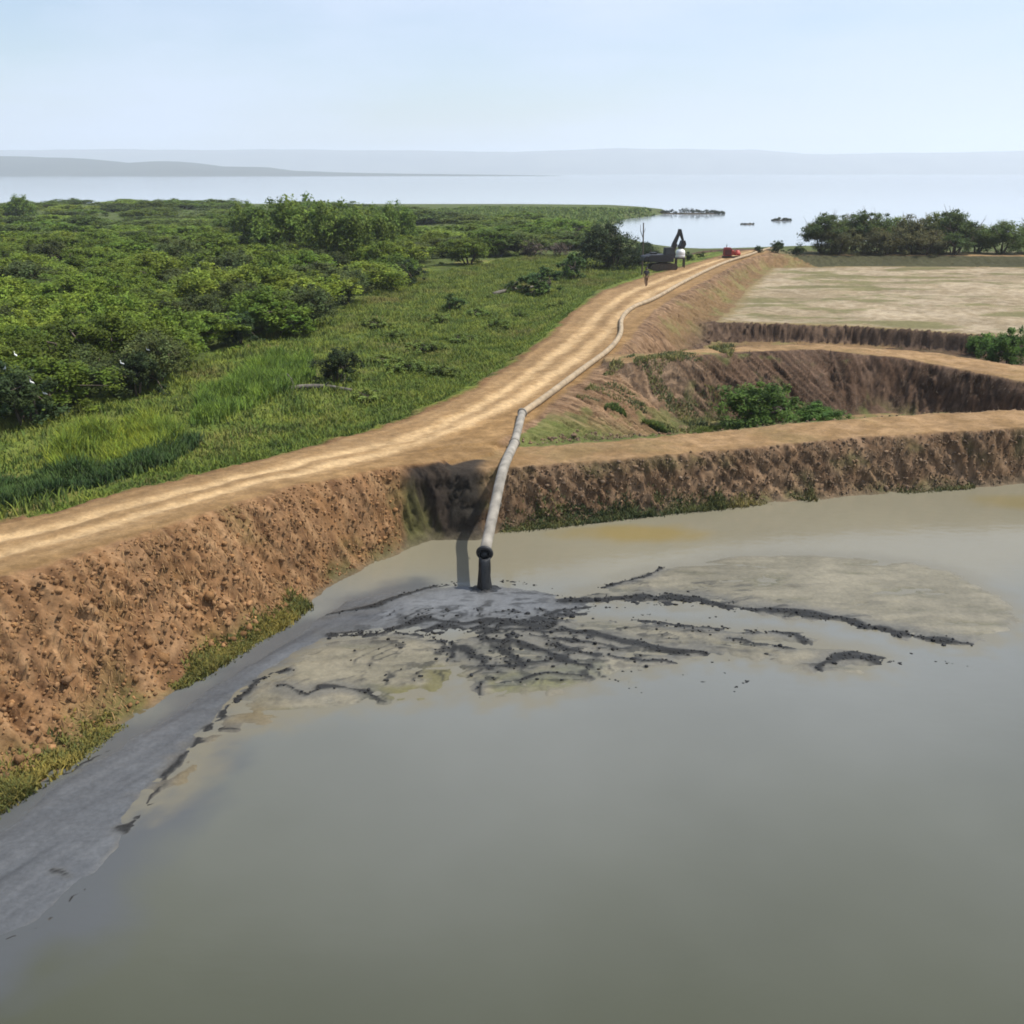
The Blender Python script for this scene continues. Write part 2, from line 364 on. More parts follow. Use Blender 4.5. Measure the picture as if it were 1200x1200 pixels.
def terrain(x, y):
    """height, and everything the soil colour needs"""
    x = np.asarray(x, float); y = np.asarray(y, float)
    wx = x + .35 * perlin(x * .45, y * .45, 3) + .12 * perlin(x * 1.7, y * 1.7, 4)
    wy = y + .35 * perlin(x * .45, y * .45, 7) + .12 * perlin(x * 1.7, y * 1.7, 8)
    dist, zs = [], []
    rb = [r.ev(wx, wy) for r in RIBBONS]
    for d, z, arc, lat, par in rb:
        dist.append(np.maximum(d, 0)); zs.append(z)
    fl_in = []
    for pl, z in FLOORS:
        ins = in_poly(wx, wy, pl)
        d, _, _ = line_dist(wx, wy, pl, True)
        fl_in.append((ins, d))
        zz = np.full(x.shape, z)
        if pl is POND:
            zz = np.where(ins, -.02 - .53 * sstep(0, 3, d), .0)
        dist.append(np.where(ins, 0, d)); zs.append(zz)
    D = np.array(dist) + .02; Zs = np.array(zs)
    W = 1 / D ** 1.9
    z = (W * Zs).sum(0) / W.sum(0)
    crest_d = np.min(np.array([q[0] for q in rb]), 0)
    floor_d = np.min(np.array(dist[len(rb):]), 0)
    cd = np.maximum(crest_d, 0)
    t = cd / (cd + floor_d + 1e-6)                      # 0 crest ... 1 floor
    near = sstep(260, 120, y)
    slope = np.clip(4 * t * (1 - t), 0, 1) * near * sstep(9, 5, cd)
    k = np.argmin(np.array([q[0] for q in rb]), 0)
    arc = np.choose(k, [q[2] for q in rb])
    # bucket gouges and erosion rills that run down the faces
    left = (k == 0) & (rb[0][3] > 0) & (y < 42)
    u = np.where(k == 0, arc + cd * .55, arc + .45 * cd)
    g1 = 1 - 2 * np.abs(perlin(u * 1.05, cd * .28, 21)) * 2
    g2 = 1 - 2 * np.abs(perlin(u * 2.3 + 5, cd * .55 + arc * .1, 23)) * 2
    rough = perlin(x * 1.9, y * 1.9, 27) + .5 * perlin(x * 4.1, y * 4.1, 29)
    brk = .55 + .9 * np.clip(perlin(arc * .35, cd * .4, 31) + .3, 0, 1)
    amp = np.where(left, .23, .30)
    fine = 1 - 2.2 * np.abs(perlin(u * 4.6 + .8 * perlin(x, y, 26), cd * 1.1, 25)) * 2
    gou = (g1 * .55 + g2 * .55 + fine * .22 + rough * .85 + .4 * perlin(x * 8, y * 8, 28))
    # lip of basin B and of the field
    bw = sstep(3.2, .6, fl_in[2][1]) * (~fl_in[2][0]) * (~fl_in[3][0]) * (y > 60) * sstep(0, .8, crest_d)
    slope = np.maximum(slope, bw)
    z = z + slope * amp * .45 * brk * gou
    # softer undulation of road, floors and marsh
    inroad = rb[0][0] < 0
    z = z + .03 * perlin(x * .7, y * .7, 33) * near
    lat = rb[0][3]
    z = z - np.where(inroad, .055 * (np.exp(-((lat + .30) / .13) ** 2) + np.exp(-((lat - .28) / .13) ** 2)), 0)
    mar = fl_in[4][0]
    z = z + np.where(mar, (.16 * fbm(x * .25, y * .25, 3, 35) + .10 * perlin(x * 1.1, y * 1.1, 37)) * sstep(0, 2.5, fl_in[4][1]), 0)
    fldm = fl_in[3][0]
    z = z + np.where(fldm, (.10 * fbm(x * .3, y * .3, 4, 39)) * sstep(0, 2, fl_in[3][1]), 0)
    z = np.where((crest_d < 0) & (k > 0), z + .07 * fbm(x * .8, y * .8, 3, 41), z)
    return z, dict(rb=rb, fl=fl_in, t=t, slope=slope, k=k, arc=arc, cd=cd, crest=crest_d, gou=gou, left=left, bw=bw, fu=arc + np.where(k == 0, .22, .75) * z + .10 * cd, fv=z + .6 * cd)

def ground_z(x, y): return terrain(np.atleast_1d(x), np.atleast_1d(y))[0]

THICK0 = [(0, 482), (60, 476), (120, 460), (180, 448), (235, 420), (290, 394), (372, 375), (430, 345), (480, 318), (540, 305), (600, 295), (690, 285), (670, 266), (560, 254), (440, 246), (300, 242.5), (-900, 242), (-900, 560), (-200, 530)]
TPOLY0 = poly(THICK0, .9)
def soil_colour(x, y, z, I):
    n1 = fbm(x * .22, y * .22, 4, 51); n2 = fbm(x * .9, y * .9, 4, 53); n3 = fbm(x * 2.7, y * 2.7, 3, 55)
    C = lambda *c: np.array(c)
    def mixc(c, d, m): return c + (d - c) * np.clip(m, 0, 1)[..., None]
    col = np.zeros(x.shape + (3,)) + C(.21, .118, .058)
    # bank faces: redder on the main bank, greyer brown on the cross dykes; damp and dry clods, then painted gouge shading
    fu, fv = I['fu'], I['fv']
    q1 = fbm(fu * .8, fv * .5, 4, 141); q2 = fbm(fu * 2.2, fv * 1.4, 3, 145); q3 = perlin(fu * 6, fv * 4.4, 149)
    col = mixc(col, C(.225, .118, .050), .45 + q1 * .9)
    col = mixc(col, C(.31, .185, .092), sstep(.1, .6, q2 + q3 * .5) * .75)
    col = mixc(col, C(.085, .042, .020), sstep(.05, .55, -q2 - q3 * .5) * .8)
    col = mixc(col, C(.15, .11, .04), sstep(.15, .6, fbm(fu * .5, fv * .6, 3, 151)) * .5)
    strk = perlin(fu * 3.6 + .6 * q1, fv * 1.1, 155) + .45 * perlin(fu * 8, fv * 2.6, 157)  # dark and pale strokes put relief shading of gouges into the soil colour
    col = mixc(col, C(.095, .046, .020), sstep(.18, .48, strk) * .55)
    col = mixc(col, C(.37, .225, .115), sstep(.16, .42, -strk) * .55)
    grey = mixc(np.zeros_like(col) + C(.135, .085, .050), C(.215, .145, .090), sstep(-.2, .4, q1 + q3 * .4))
    grey = mixc(grey, C(.050, .034, .023), sstep(.0, .5, -q2 - q3 * .4) * .85)
    grey = mixc(grey, C(.29, .20, .13), sstep(.25, .7, q2 + q3 * .4) * .7)
    grey = mixc(grey, C(.045, .030, .020), sstep(.16, .40, strk) * .7)
    grey = mixc(grey, C(.28, .19, .12), sstep(.18, .42, -strk) * .5)
    grey = mixc(grey, grey * C(.50, .47, .50), (I['k'] >= 2) * sstep(8, 16, x + 2 * n2))  # wall darkened in colour where it turns away from the sun
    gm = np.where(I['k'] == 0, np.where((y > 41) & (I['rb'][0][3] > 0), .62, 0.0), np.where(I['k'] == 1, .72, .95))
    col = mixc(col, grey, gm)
    grn = C(.080, .092, .026)
    low = sstep(.62, .97, I['t']) * sstep(-.05, .45, n1 + n2 * .6) * (I['slope'] + .25) * np.where(I['k'] == 1, 1.25, 1) * (1 - sstep(.02, .2, I['bw']))
    col = mixc(col, grn, np.where(I['k'] <= 1, low * 1.1, low * .7))
    col = mixc(col, C(.075, .075, .028), np.where(I['k'] == 1, sstep(.08, .5, fbm(fu * .45, fv * .7, 4, 153)) * .7 * I['slope'], 0))
    # crests of the dykes: trodden tan earth
    tan = mixc(np.zeros_like(col) + C(.225, .138, .062), C(.30, .19, .095), sstep(-.4, .5, n2))
    tan = mixc(tan, C(.17, .12, .05), sstep(.0, .6, n1 + n3 * .3) * .6)
    col = mixc(col, tan, sstep(.22, -.1, I['crest']) * (I['k'] > 0))
    # road
    rd, rz, rarc, lat, par = I['rb'][0]
    sandr = np.interp(par, [0, 3, 5, 6, 7, 8, 9, 11, 17], [.80, .80, .72, .48, .10, .30, .62, .7, .9])
    sand = mixc(np.zeros_like(col) + C(.31, .195, .088), C(.40, .265, .13), sstep(-.4, .5, n2 + n3 * .5))
    lane = np.exp(-((lat + .34) / .15) ** 2) + np.exp(-((lat - .25 * sandr / .7) / .17) ** 2)
    st = perlin(rarc * .12, lat * 5, 61) * .5 + perlin(rarc * .4, lat * 9, 62) * .3
    sand = mixc(sand, C(.46, .315, .165), lane * (.55 + .5 * np.clip(perlin(rarc * .22, lat * 3, 63) + .3, 0, 1)) + st * .8 + .4 * n3)
    sand = mixc(sand, C(.175, .102, .044), np.clip(.74 - lane + st * .9, 0, 1) * .85)
    should = mixc(np.zeros_like(col) + C(.20, .118, .048), C(.27, .165, .072), sstep(-.3, .4, n2 + st))
    rcol = mixc(should, sand, sstep(.12, -.12, lat - sandr + .15 * n2))
    col = mixc(col, rcol, sstep(.25, -.15, rd + .12 * n3))
    # marsh: short grass, yellower or browner in patches, dark wet soil under the thicket
    ms, md = I['fl'][4]
    mcol = mixc(np.zeros_like(col) + C(.085, .120, .020), C(.150, .170, .030), sstep(-.3, .4, n1 + .4 * n2))
    mcol = mixc(mcol, C(.17, .125, .055), sstep(.22, .6, fbm(x * .13, y * .13, 3, 66) + .3 * n2) * .75 * sstep(430, 60, y))
    mcol = mixc(mcol, C(.05, .05, .022), sstep(.25, .6, -n1 - .3 * n2) * .6)
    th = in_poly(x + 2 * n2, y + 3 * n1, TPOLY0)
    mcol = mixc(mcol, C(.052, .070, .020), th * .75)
    # grass climbs the left shoulder of the road
    lf = (lat < 0) & (rd > -.1) & (I['k'] == 0)
    gl = sstep(.05, .75, rd + .35 * n2 + .1 * n1)
    m = np.where(ms, 1.0, np.where(lf, gl, 0.0))
    col = mixc(col, C(.14, .078, .034), np.where((lat < 0) & (I['k'] == 0), sstep(-.25, .1, rd + .25 * n2) * .75, 0))
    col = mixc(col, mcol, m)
    # basin A floor, a damp green strip; basin B bare
    ba, bd = I['fl'][1]
    bcol = mixc(np.zeros_like(col) + C(.10, .125, .035), C(.22, .145, .07), sstep(-.2, .3, n1 + .5 * n2 + (x - 14) * .05))
    col = mixc(col, bcol, np.where(ba, .95, 0) * 1.0)
    d1d, d1lat = I['rb'][1][0], I['rb'][1][3]
    ra = (~ba) & (d1lat < 0) & (d1d > .1) & (x < 22) & (y > 42) & (y < 62) & (I['k'] != 2) & (rd > .4)
    col = mixc(col, C(.10, .125, .032), np.where(ra, sstep(6.5, 2.0, d1d + 1.5 * n1 + n2) * .8, 0))
    col = mixc(col, C(.095, .11, .032), np.where((I['k'] != 1) & (y > 46) & (y < 62) & (x < 22) & (rd > 1), .6 * sstep(.1, .5, n1 + .7 * n2), 0))
    # dry field with low green streaks
    fs, fd = I['fl'][3]
    fcol = mixc(np.zeros_like(col) + C(.245, .19, .115), C(.35, .282, .19), sstep(-.35, .45, n2 + .5 * n1 + .6 * fbm(x * .07, y * .12, 4, 73)))
    fcol = mixc(fcol, C(.135, .125, .05), sstep(.02, .30, fbm(x * .085, y * .17, 5, 71) + .25 * n2) * .85)
    fe = sstep(0, 1.6, fd + .8 * n2)
    fcol = mixc(fcol, C(.20, .15, .07), 1 - fe)
    col = mixc(col, fcol, fs * 1.0)
    # the slope between far road and field grows dry grass
    rs = (I['k'] == 0) & (lat > 0) & (y > 78) & (rd > 0) & (~I['fl'][3][0]) & (y < 150)
    col = mixc(col, mixc(np.zeros_like(col) + C(.165, .105, .048), C(.17, .145, .055), sstep(-.1, .4, n1 + n2 * .5)), np.where(rs, sstep(.2, 2.4, rd + n2) * .75, 0))
    # bare dark wall of basin B below the field's lip, and the far dyke's overgrown face
    bb, bbd = I['fl'][2]
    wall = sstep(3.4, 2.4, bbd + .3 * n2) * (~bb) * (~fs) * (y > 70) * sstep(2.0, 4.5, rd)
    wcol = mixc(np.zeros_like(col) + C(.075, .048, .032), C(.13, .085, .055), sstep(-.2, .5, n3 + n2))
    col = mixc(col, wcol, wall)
    d4 = (I['k'] == 3) & (y < 151) & (y > 120) & (I['rb'][3][3] > 0)
    col = mixc(col, C(.055, .055, .026), d4 * sstep(.1, .4, I['crest']) * (~fs) * .92)
    rl_, rdd = I['fl'][5]
    col = mixc(col, C(.12, .11, .05), np.where(rl_ | ((y > 150) & (x > 40)), .9, 0))
    # near-black patch on the notch face beside the pipe
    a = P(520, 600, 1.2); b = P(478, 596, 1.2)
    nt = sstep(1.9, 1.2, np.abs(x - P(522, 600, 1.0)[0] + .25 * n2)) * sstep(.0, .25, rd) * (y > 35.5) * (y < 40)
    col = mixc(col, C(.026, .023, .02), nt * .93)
    cl = sstep(.8, .2, np.abs(x - P(484, 600, 1.0)[0] + .25 * n2 + .3 * (z - 1.2)) + .5 * np.clip(n3, -.5, .5)) * sstep(.3, .8, rd) * (y > 34) * (y < 38.5)
    col = mixc(col, C(.10, .095, .032), cl * .75)
    # wet rim at the waterline
    po, pd = I['fl'][0]
    rim = np.where(po, 1, sstep(.45, .0, pd)) * (np.asarray(z) < .4)
    col = mixc(col, C(.11, .092, .06), rim * .7)
    lk, ld = I['fl'][6]
    col = mixc(col, C(.08, .10, .03), np.where((y > 160) & (x < 90), .9, 0))
    col = mixc(col, C(.10, .09, .06), np.where(lk & (z < -.42), 1, 0))
    return np.clip(col, .008, .8)

def lines(knots):
    """grid lines: knots are (position, spacing there)"""
    out = [knots[0][0]]
    ks = np.array([k[0] for k in knots]); sp = np.array([k[1] for k in knots])
    while out[-1] < knots[-1][0]:
        out.append(out[-1] + float(np.interp(out[-1], ks, sp)))
    return np.array(out)
xs = lines([(-3000, 500), (-700, 60), (-250, 6), (-110, 1.4), (-45, .4), (-24, .11), (22, .11), (36, .18), (75, .45), (130, 2), (400, 30), (900, 100), (3000, 500)])
ys = lines([(-1500, 300), (-80, 15), (10, 1.0), (17, .09), (30, .08), (44, .075), (50, .10), (66, .15), (110, .42), (160, .6), (260, 2.2), (480, 5), (700, 60)])
GX, GY = np.meshgrid(xs, ys)
GZ, INFO = terrain(GX, GY)
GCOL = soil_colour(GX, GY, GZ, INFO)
gzy, gzx = np.gradient(GZ, ys, xs)
GN = np.stack([-gzx, -gzy, np.ones_like(GZ)], -1); GN /= np.linalg.norm(GN, axis=-1)[..., None]
ny, nx = GZ.shape
# clods, rills and slumps on the bank faces: pushed along the face's own normal, noise laid out along and down the face
FU, FV = INFO['fu'], INFO['fv']
wu = FU + .35 * perlin(FU * .8, FV * .8, 133); wv_ = FV + .25 * perlin(FU * 1.1, FV * 1.1, 135)
cl_ = lambda f, g, sd_: (.42 - 2.6 * np.abs(perlin(wu * f, wv_ * g, sd_)))
rel = (.35 * cl_(.7, .35, 121) + .45 * cl_(1.6, .95, 123) + .8 * perlin(wu * 2.6, wv_ * 1.7, 125) + .7 * cl_(3.4, 2.4, 127) + .6 * cl_(6.0, 4.4, 129) + .35 * perlin(wu * 9, wv_ * 7, 130))
amp = INFO['slope'] * np.where(INFO['k'] == 0, .21, .22) * (.6 + .8 * np.clip(perlin(FU * .3, FV * .3, 131) + .4, 0, 1))
PX = np.stack([GX, GY, GZ], -1) + GN * (rel * amp)[..., None]
du = np.gradient(PX, axis=1); dv = np.gradient(PX, axis=0)
GN = np.cross(du, dv); GN /= np.linalg.norm(GN, axis=-1)[..., None] + 1e-12
idx = np.arange(ny * nx).reshape(ny, nx)
Q = np.stack([idx[:-1, :-1], idx[:-1, 1:], idx[1:, 1:], idx[1:, :-1]], -1).reshape(-1, 4)
c0 = lambda A: A[:-1, :-1].ravel()
cls = np.full(len(Q), 0)                                   # 0 marsh ground
kk, cr = c0(INFO['k']), c0(INFO['crest'])
latf = c0(INFO['rb'][0][3]); rdf = c0(INFO['rb'][0][0])
xx, yy = c0(GX), c0(GY)
cls[:] = 1                                                 # earth bank
cls[(kk == 1) | (kk == 2) | (kk == 3)] = 2                 # cross dyke
cls[(cls == 1) & (latf < 0) & (rdf > 0)] = 0
cls[c0(INFO['fl'][0][0])] = 3
cls[c0(INFO['fl'][1][0]) | c0(INFO['fl'][2][0])] = 4
cls[c0(INFO['fl'][3][0])] = 5
cls[c0(INFO['fl'][4][0])] = 0
cls[c0(INFO['fl'][5][0])] = 7
cls[c0(INFO['fl'][6][0])] = 6
cls[(rdf <= 0)] = 8
AV = PX.reshape(-1, 3); AC = GCOL.reshape(-1, 3); AN = GN.reshape(-1, 3)
for c, nm in enumerate(['marsh_ground', 'earth_bank', 'earth_dyke', 'pond_bed', 'basin_floor', 'dry_field', 'lake_bed', 'shore_ground', 'dirt_road']):
    q = Q[cls == c]
    if not len(q): continue
    used, inv = np.unique(q.ravel(), return_inverse=True)
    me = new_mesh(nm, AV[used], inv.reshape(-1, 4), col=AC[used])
    me.normals_split_custom_set_from_vertices(AN[used].tolist())
    structure(link(nm, me, M_SOIL))

# ------------------------------------------------------------------ water
def grid_sheet(name, x0, x1, y0, y1, nx_, ny_, z, colf, mat):
    X, Y = np.meshgrid(np.linspace(x0, x1, nx_), np.linspace(y0, y1, ny_))
    i = np.arange(nx_ * ny_).reshape(ny_, nx_)
    q = np.stack([i[:-1, :-1], i[:-1, 1:], i[1:, 1:], i[1:, :-1]], -1).reshape(-1, 4)
    v = np.stack([X.ravel(), Y.ravel(), np.full(X.size, z)], 1)
    return structure(link(name, new_mesh(name, v, q, col=colf(X.ravel(), Y.ravel())), mat))
OUT = P(568, 690, 0)                                       # where the slurry lands
def pond_col(x, y):
    c = np.zeros((len(x), 3)) + np.array((.062, .065, .041))
    def mixc(c, d, m): return c + (np.array(d) - c) * np.clip(m, 0, 1)[:, None]
    n = fbm(x * .12, y * .12, 4, 81); n2 = fbm(x * .5, y * .5, 4, 83)
    d = np.hypot((x - OUT[0] - 4) * .55, y - OUT[1])
    c = mixc(c, (.165, .168, .152), sstep(23, 5, d + 2 * n))                   # silt round the discharge, lightened further in place of sky reflection
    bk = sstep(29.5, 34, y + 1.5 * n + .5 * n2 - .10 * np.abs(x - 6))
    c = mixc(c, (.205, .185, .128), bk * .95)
    ch = poly([(470, 690), (330, 752), (200, 835), (0, 968), (-200, 1100), (-200, 1220), (0, 1125), (80, 1085), (150, 1000), (250, 870), (400, 742)], 0)
    ci = in_poly(x, y, ch); cdist, _, _ = line_dist(x, y, ch, True)
    c = mixc(c, (.080, .084, .088), np.where(ci, 1, sstep(1.6, 0, cdist + n2)) * .85)
    # silt lying just under the surface round the flats
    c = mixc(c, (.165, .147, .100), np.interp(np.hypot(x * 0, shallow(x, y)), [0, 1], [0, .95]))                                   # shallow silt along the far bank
    c = mixc(c, (.22, .165, .06), sstep(1.2, .2, np.hypot((x - P(745, 625)[0]) * .28, (y - P(745, 625)[1]) * .8) + .4 * n2) * .8)  # yellowish bank reflection over the shallows, painted into the water colour
    c = mixc(c, (.20, .16, .07), sstep(1.2, .2, np.hypot((x - P(1200, 588)[0]) * .35, (y - P(1200, 588)[1]) * .7) + .4 * n2) * .7)
    return c
# lake: one big sheet under the land, reaching the far hills
grid_sheet('lake_water', -12000, 12000, 130, 12400, 40, 40, WLZ, lambda x, y: np.zeros((len(x), 3)) + np.array((.30, .33, .35)), M_LAKE)

# ------------------------------------------------------------------ mud flat round the discharge
def pl(px): return np.array([P(a, b, 0)[:2] for a, b in px])
CHANNEL = pl([(470, 690), (400, 705), (372, 722), (330, 752), (270, 790), (200, 835), (100, 893), (0, 968), (-120, 1060), (-120, 1180), (0, 1103), (60, 1076), (115, 1020), (150, 977),
              (166, 945), (200, 905), (240, 862), (270, 828), (320, 788), (352, 762), (400, 742), (470, 735)])
PLUME = pl([(440, 700), (500, 688), (560, 684), (630, 690), (690, 705), (680, 726), (620, 735), (520, 738), (440, 735)])
FLATS = [pl([(640, 706), (700, 690), (770, 668), (860, 652), (960, 650), (1060, 658), (1130, 675), (1190, 712), (1185, 740), (1130, 758), (1060, 748), (980, 728), (900, 718), (820, 706), (740, 703)]),
         pl([(560, 735), (640, 722), (740, 728), (840, 738), (930, 742), (960, 756), (1040, 770), (1020, 782), (960, 786), (900, 772), (830, 768), (770, 778), (700, 795), (640, 815), (570, 820), (540, 800), (520, 760)]),
         pl([(360, 765), (400, 748), (470, 742), (520, 752), (525, 790), (520, 815), (440, 820), (380, 828), (310, 848), (260, 862), (215, 915), (180, 943), (205, 905), (245, 862), (290, 815), (330, 790)])]
CRACKS = [([(505, 728), (540, 731), (580, 728), (620, 731)], .26), ([(560, 742), (600, 738), (640, 742), (680, 740)], .24), ([(470, 742), (500, 746), (530, 744)], .2), ([(620, 745), (660, 750), (700, 757), (735, 762)], .22), ([(580, 760), (600, 770), (618, 782)], .2), ([(640, 722), (670, 714), (700, 712), (740, 712)], .16), ([(520, 750), (535, 760), (530, 772)], .16), ([(850, 748), (890, 754), (930, 760)], .14), ([(720, 770), (760, 776), (800, 776)], .12),  # polylines of black sludge: pixel trace, width in metres
    ([(660, 705), (700, 703), (760, 700), (820, 703), (850, 712), (930, 718), (990, 727), (1015, 735), (1060, 744), (1100, 751), (1140, 756)], .34),
    ([(735, 706), (770, 708), (805, 708)], .30), ([(745, 727), (800, 733), (840, 737), (900, 738), (930, 745), (942, 753)], .22),
    ([(660, 737), (700, 744), (740, 755), (790, 763), (828, 767)], .32), ([(598, 752), (640, 764), (660, 775), (692, 783)], .30),
    ([(650, 758), (680, 766), (700, 770)], .2), ([(545, 760), (560, 771), (578, 785)], .24),
    ([(395, 745), (440, 742), (470, 735), (497, 727)], .34), ([(385, 720), (440, 711), (470, 698), (500, 690), (530, 683)], .22),
    ([(585, 680), (620, 684), (650, 692)], .25), ([(498, 740), (512, 733), (524, 738), (512, 744)], .22),
    ([(530, 733), (548, 739), (562, 734), (575, 741)], .28), ([(585, 735), (602, 733)], .25), ([(560, 748), (580, 742), (600, 746), (590, 753), (575, 752)], .28),
    ([(612, 733), (640, 738), (650, 728), (630, 726)], .28), ([(595, 727), (612, 730), (626, 737), (640, 744)], .26), ([(655, 722), (690, 720), (720, 722), (760, 720)], .22),
    ([(330, 805), (360, 815), (375, 808), (405, 806), (432, 813), (450, 822)], .18), ([(690, 692), (715, 686), (740, 680), (760, 675), (775, 665), (765, 652)], .14),
    ([(795, 788), (830, 802), (858, 809), (880, 797), (850, 790), (835, 784)], .16), ([(960, 784), (985, 768), (1000, 764), (1035, 772), (1055, 775)], .22),
    ([(980, 770), (1005, 770), (1030, 776)], .3), ([(700, 790), (730, 800), (755, 812)], .12), ([(640, 775), (600, 782), (560, 782)], .12),
    ([(590, 800), (640, 790), (690, 795)], .12), ([(1060, 765), (1100, 775), (1130, 781)], .14), ([(560, 800), (558, 820)], .1),
    ([(150, 977), (166, 946), (200, 903), (242, 860), (262, 835), (300, 800), (335, 785)], .13), ([(148, 975), (158, 960)], .15), ([(168, 944), (185, 943)], .1),
    ([(0, 1104), (40, 1086), (62, 1074), (110, 1035)], .06), ([(72, 908), (100, 892), (130, 878)], .08), ([(245, 850), (262, 856), (280, 855)], .16), ([(66, 1020), (80, 1027)], .05)]
mxs = np.arange(-18, 27, .085); mys = np.arange(11.5, 42, .07)
MX, MY = np.meshgrid(mxs, mys)
m1 = fbm(MX * .5, MY * .5, 4, 91); m2 = fbm(MX * 1.6, MY * 1.6, 4, 93); m3 = perlin(MX * 5, MY * 5, 95)
m4 = fbm(MX * .35 + 3, MY * 1.5, 4, 97)                    # streaks drawn out across the flow
wxm = MX + .40 * m1 + .15 * m2; wym = MY + .30 * m2 + .2 * m1
def sd(polyg):
    i = in_poly(wxm, wym, polyg); d, _, _ = line_dist(wxm, wym, polyg, True)
    return np.where(i, d, -d)
s_ch, s_pl = sd(CHANNEL), sd(PLUME)
s_fl = np.max(np.array([sd(f) for f in FLATS]), 0)
crack = np.zeros_like(MX); halo = np.zeros_like(MX)
lx = MX + .12 * perlin(MX * 3.1, MY * 3.1, 98) + .22 * perlin(MX * 1.3, MY * 1.3, 99) + .07 * m3; ly = MY + .16 * perlin(MX * 1.3, MY * 1.3, 101) + .05 * m3
for px, w in CRACKS:
    d, par, _ = line_dist(lx, ly, pl(px))
    wv = .8 * w * (.45 + 1.3 * np.clip(perlin(MX * 1.1, MY * 1.1, 103) + .35, -.2, 1.2))
    crack = np.maximum(crack, sstep(1.15, .5, d / np.maximum(wv, .03)))
    halo = np.maximum(halo, sstep(3.6, .7, d / w + .8 * m2))
# broken bits of sludge near the fan
fan = sstep(5.5, 2.0, np.hypot((MX - P(600, 738)[0]) * .75, (MY - P(620, 745)[1]) * 1.3))
bits = np.maximum(sstep(.20, .32, fbm(MX * 1.5, MY * 2.0, 3, 105)) * fan, sstep(.27, .42, fbm(MX * .9, MY * 2.6, 4, 107)) * sstep(7, 3, np.hypot((MX - P(760, 745)[0]) * .6, MY - P(760, 745)[1])) * .8)
crack = np.maximum(crack, bits * .9)
mh = np.maximum.reduce([.075 * sstep(-.5, .5, s_fl + .4 * m2) + .012 * m1 * (s_fl > 0) - .042, np.minimum(.03, .06 * sstep(-.3, .5, s_ch) - .035), .07 * sstep(-.4, .8, s_pl) - .035])
mh = mh + .012 * m2 * sstep(-.1, .4, np.maximum(s_fl, s_pl))
mh = mh + crack * (.015 + .035 * np.clip(m3 + .3, 0, 1))
# thin streaks of sludge strewn out from the landing point
ang = np.arctan2(MY - OUT[1] - .6, MX - OUT[0]); rad_ = np.hypot(MX - OUT[0], MY - OUT[1])
wa = ang + .10 * perlin(MX * .7, MY * .7, 161) + .03 * perlin(MX * 2.5, MY * 2.5, 163)
sk = np.abs(perlin(wa * 7, rad_ * .16, 165)); sk2 = np.abs(perlin(wa * 15 + 4, rad_ * .35, 167))
msk = sstep(-.02, .25, perlin(MX * .55, MY * .9, 169) + .25 * m3) * sstep(1.2, 2.6, rad_) * sstep(13, 6, rad_) * (MY < OUT[1] + .5)
streak = np.maximum(sstep(.05, .018, sk), .85 * sstep(.065, .022, sk2)) * msk * sstep(-.3, .3, np.maximum(s_fl, s_pl))
crack = np.maximum(crack, streak * .95)
mh = mh + streak * .015
# the channel dives under the pond at its lower end, flat islands fade out at the rim
mh = mh + .012 * m4 - .035 * sstep(.12, .5, -m4 + .5 * m2) * (s_fl > -.2)
mh = mh - .04 * sstep(15.5, 12.5, MY + 1.5 * m1)
mz = np.clip(mh, -.06, .4)
mc = np.zeros(MX.shape + (3,)) + np.array((.165, .147, .100))
def mixm(c, d, m): return c + (np.array(d) - c) * np.clip(m, 0, 1)[..., None]
mc = mixm(mc, (.205, .181, .125), sstep(-.2, .5, m4 + m1 * .4 + .3 * m2))
mc = mixm(mc, (.105, .100, .055), sstep(.12, .5, -m4 + .3 * m1) * .55)
mc = mixm(mc, (.125, .12, .105), sstep(.5, -.3, s_fl + .4 * m2) * .5)
mc = mixm(mc, (.085, .090, .096), sstep(-.25, .25, s_ch + .2 * m2) * .96)
mc = mixm(mc, (.115, .12, .124), sstep(.1, .6, m4) * sstep(0, .3, s_ch) * .5)
mc = mixm(mc, (.125, .13, .135), sstep(-.3, .4, s_pl) * .9)
ol = pl([(520, 790), (510, 812), (450, 818)]); dol, _, _ = line_dist(MX, MY, ol)
mc = mixm(mc, (.13, .115, .04), sstep(.9, .2, dol + .4 * m2) * .8)
ol = pl([(300, 845), (250, 880), (200, 935)]); dol, _, _ = line_dist(MX, MY, ol)
mc = mixm(mc, (.15, .115, .06), sstep(1.2, .2, dol + .4 * m2) * .7)
ol = pl([(590, 800), (650, 795), (690, 785)]); dol, _, _ = line_dist(MX, MY, ol)
mc = mixm(mc, (.15, .145, .06), sstep(.9, .2, dol + .4 * m2) * .7)
gu = MX * .5 + MY * .866; gv = MX * .866 - MY * .5
gs = perlin(gv * 2.4 + .5 * m1, gu * .22, 191) + .5 * perlin(gv * 6, gu * .5, 193)
inch = sstep(-.1, .3, s_ch)
mc = mixm(mc, (.060, .063, .067), inch * sstep(.05, .5, gs) * .75); mc = mixm(mc, (.120, .124, .128), inch * sstep(.1, .5, -gs) * .5)
mc = mixm(mc, (.085, .084, .078), halo * .62)
mc = mixm(mc, (.024, .024, .0235), crack * .95)
i = np.arange(MX.size).reshape(MX.shape)
q = np.stack([i[:-1, :-1], i[:-1, 1:], i[1:, 1:], i[1:, :-1]], -1).reshape(-1, 4)
keep = mz.ravel()[q].max(1) > -.03
q = q[keep]
used, inv = np.unique(q.ravel(), return_inverse=True)
mv = np.stack([MX.ravel(), MY.ravel(), mz.ravel()], 1)[used]
MUDMESH = structure(link('mud_flat', new_mesh('mud_flat', mv, inv.reshape(-1, 4), col=mc.reshape(-1, 3)[used]), M_MUD))

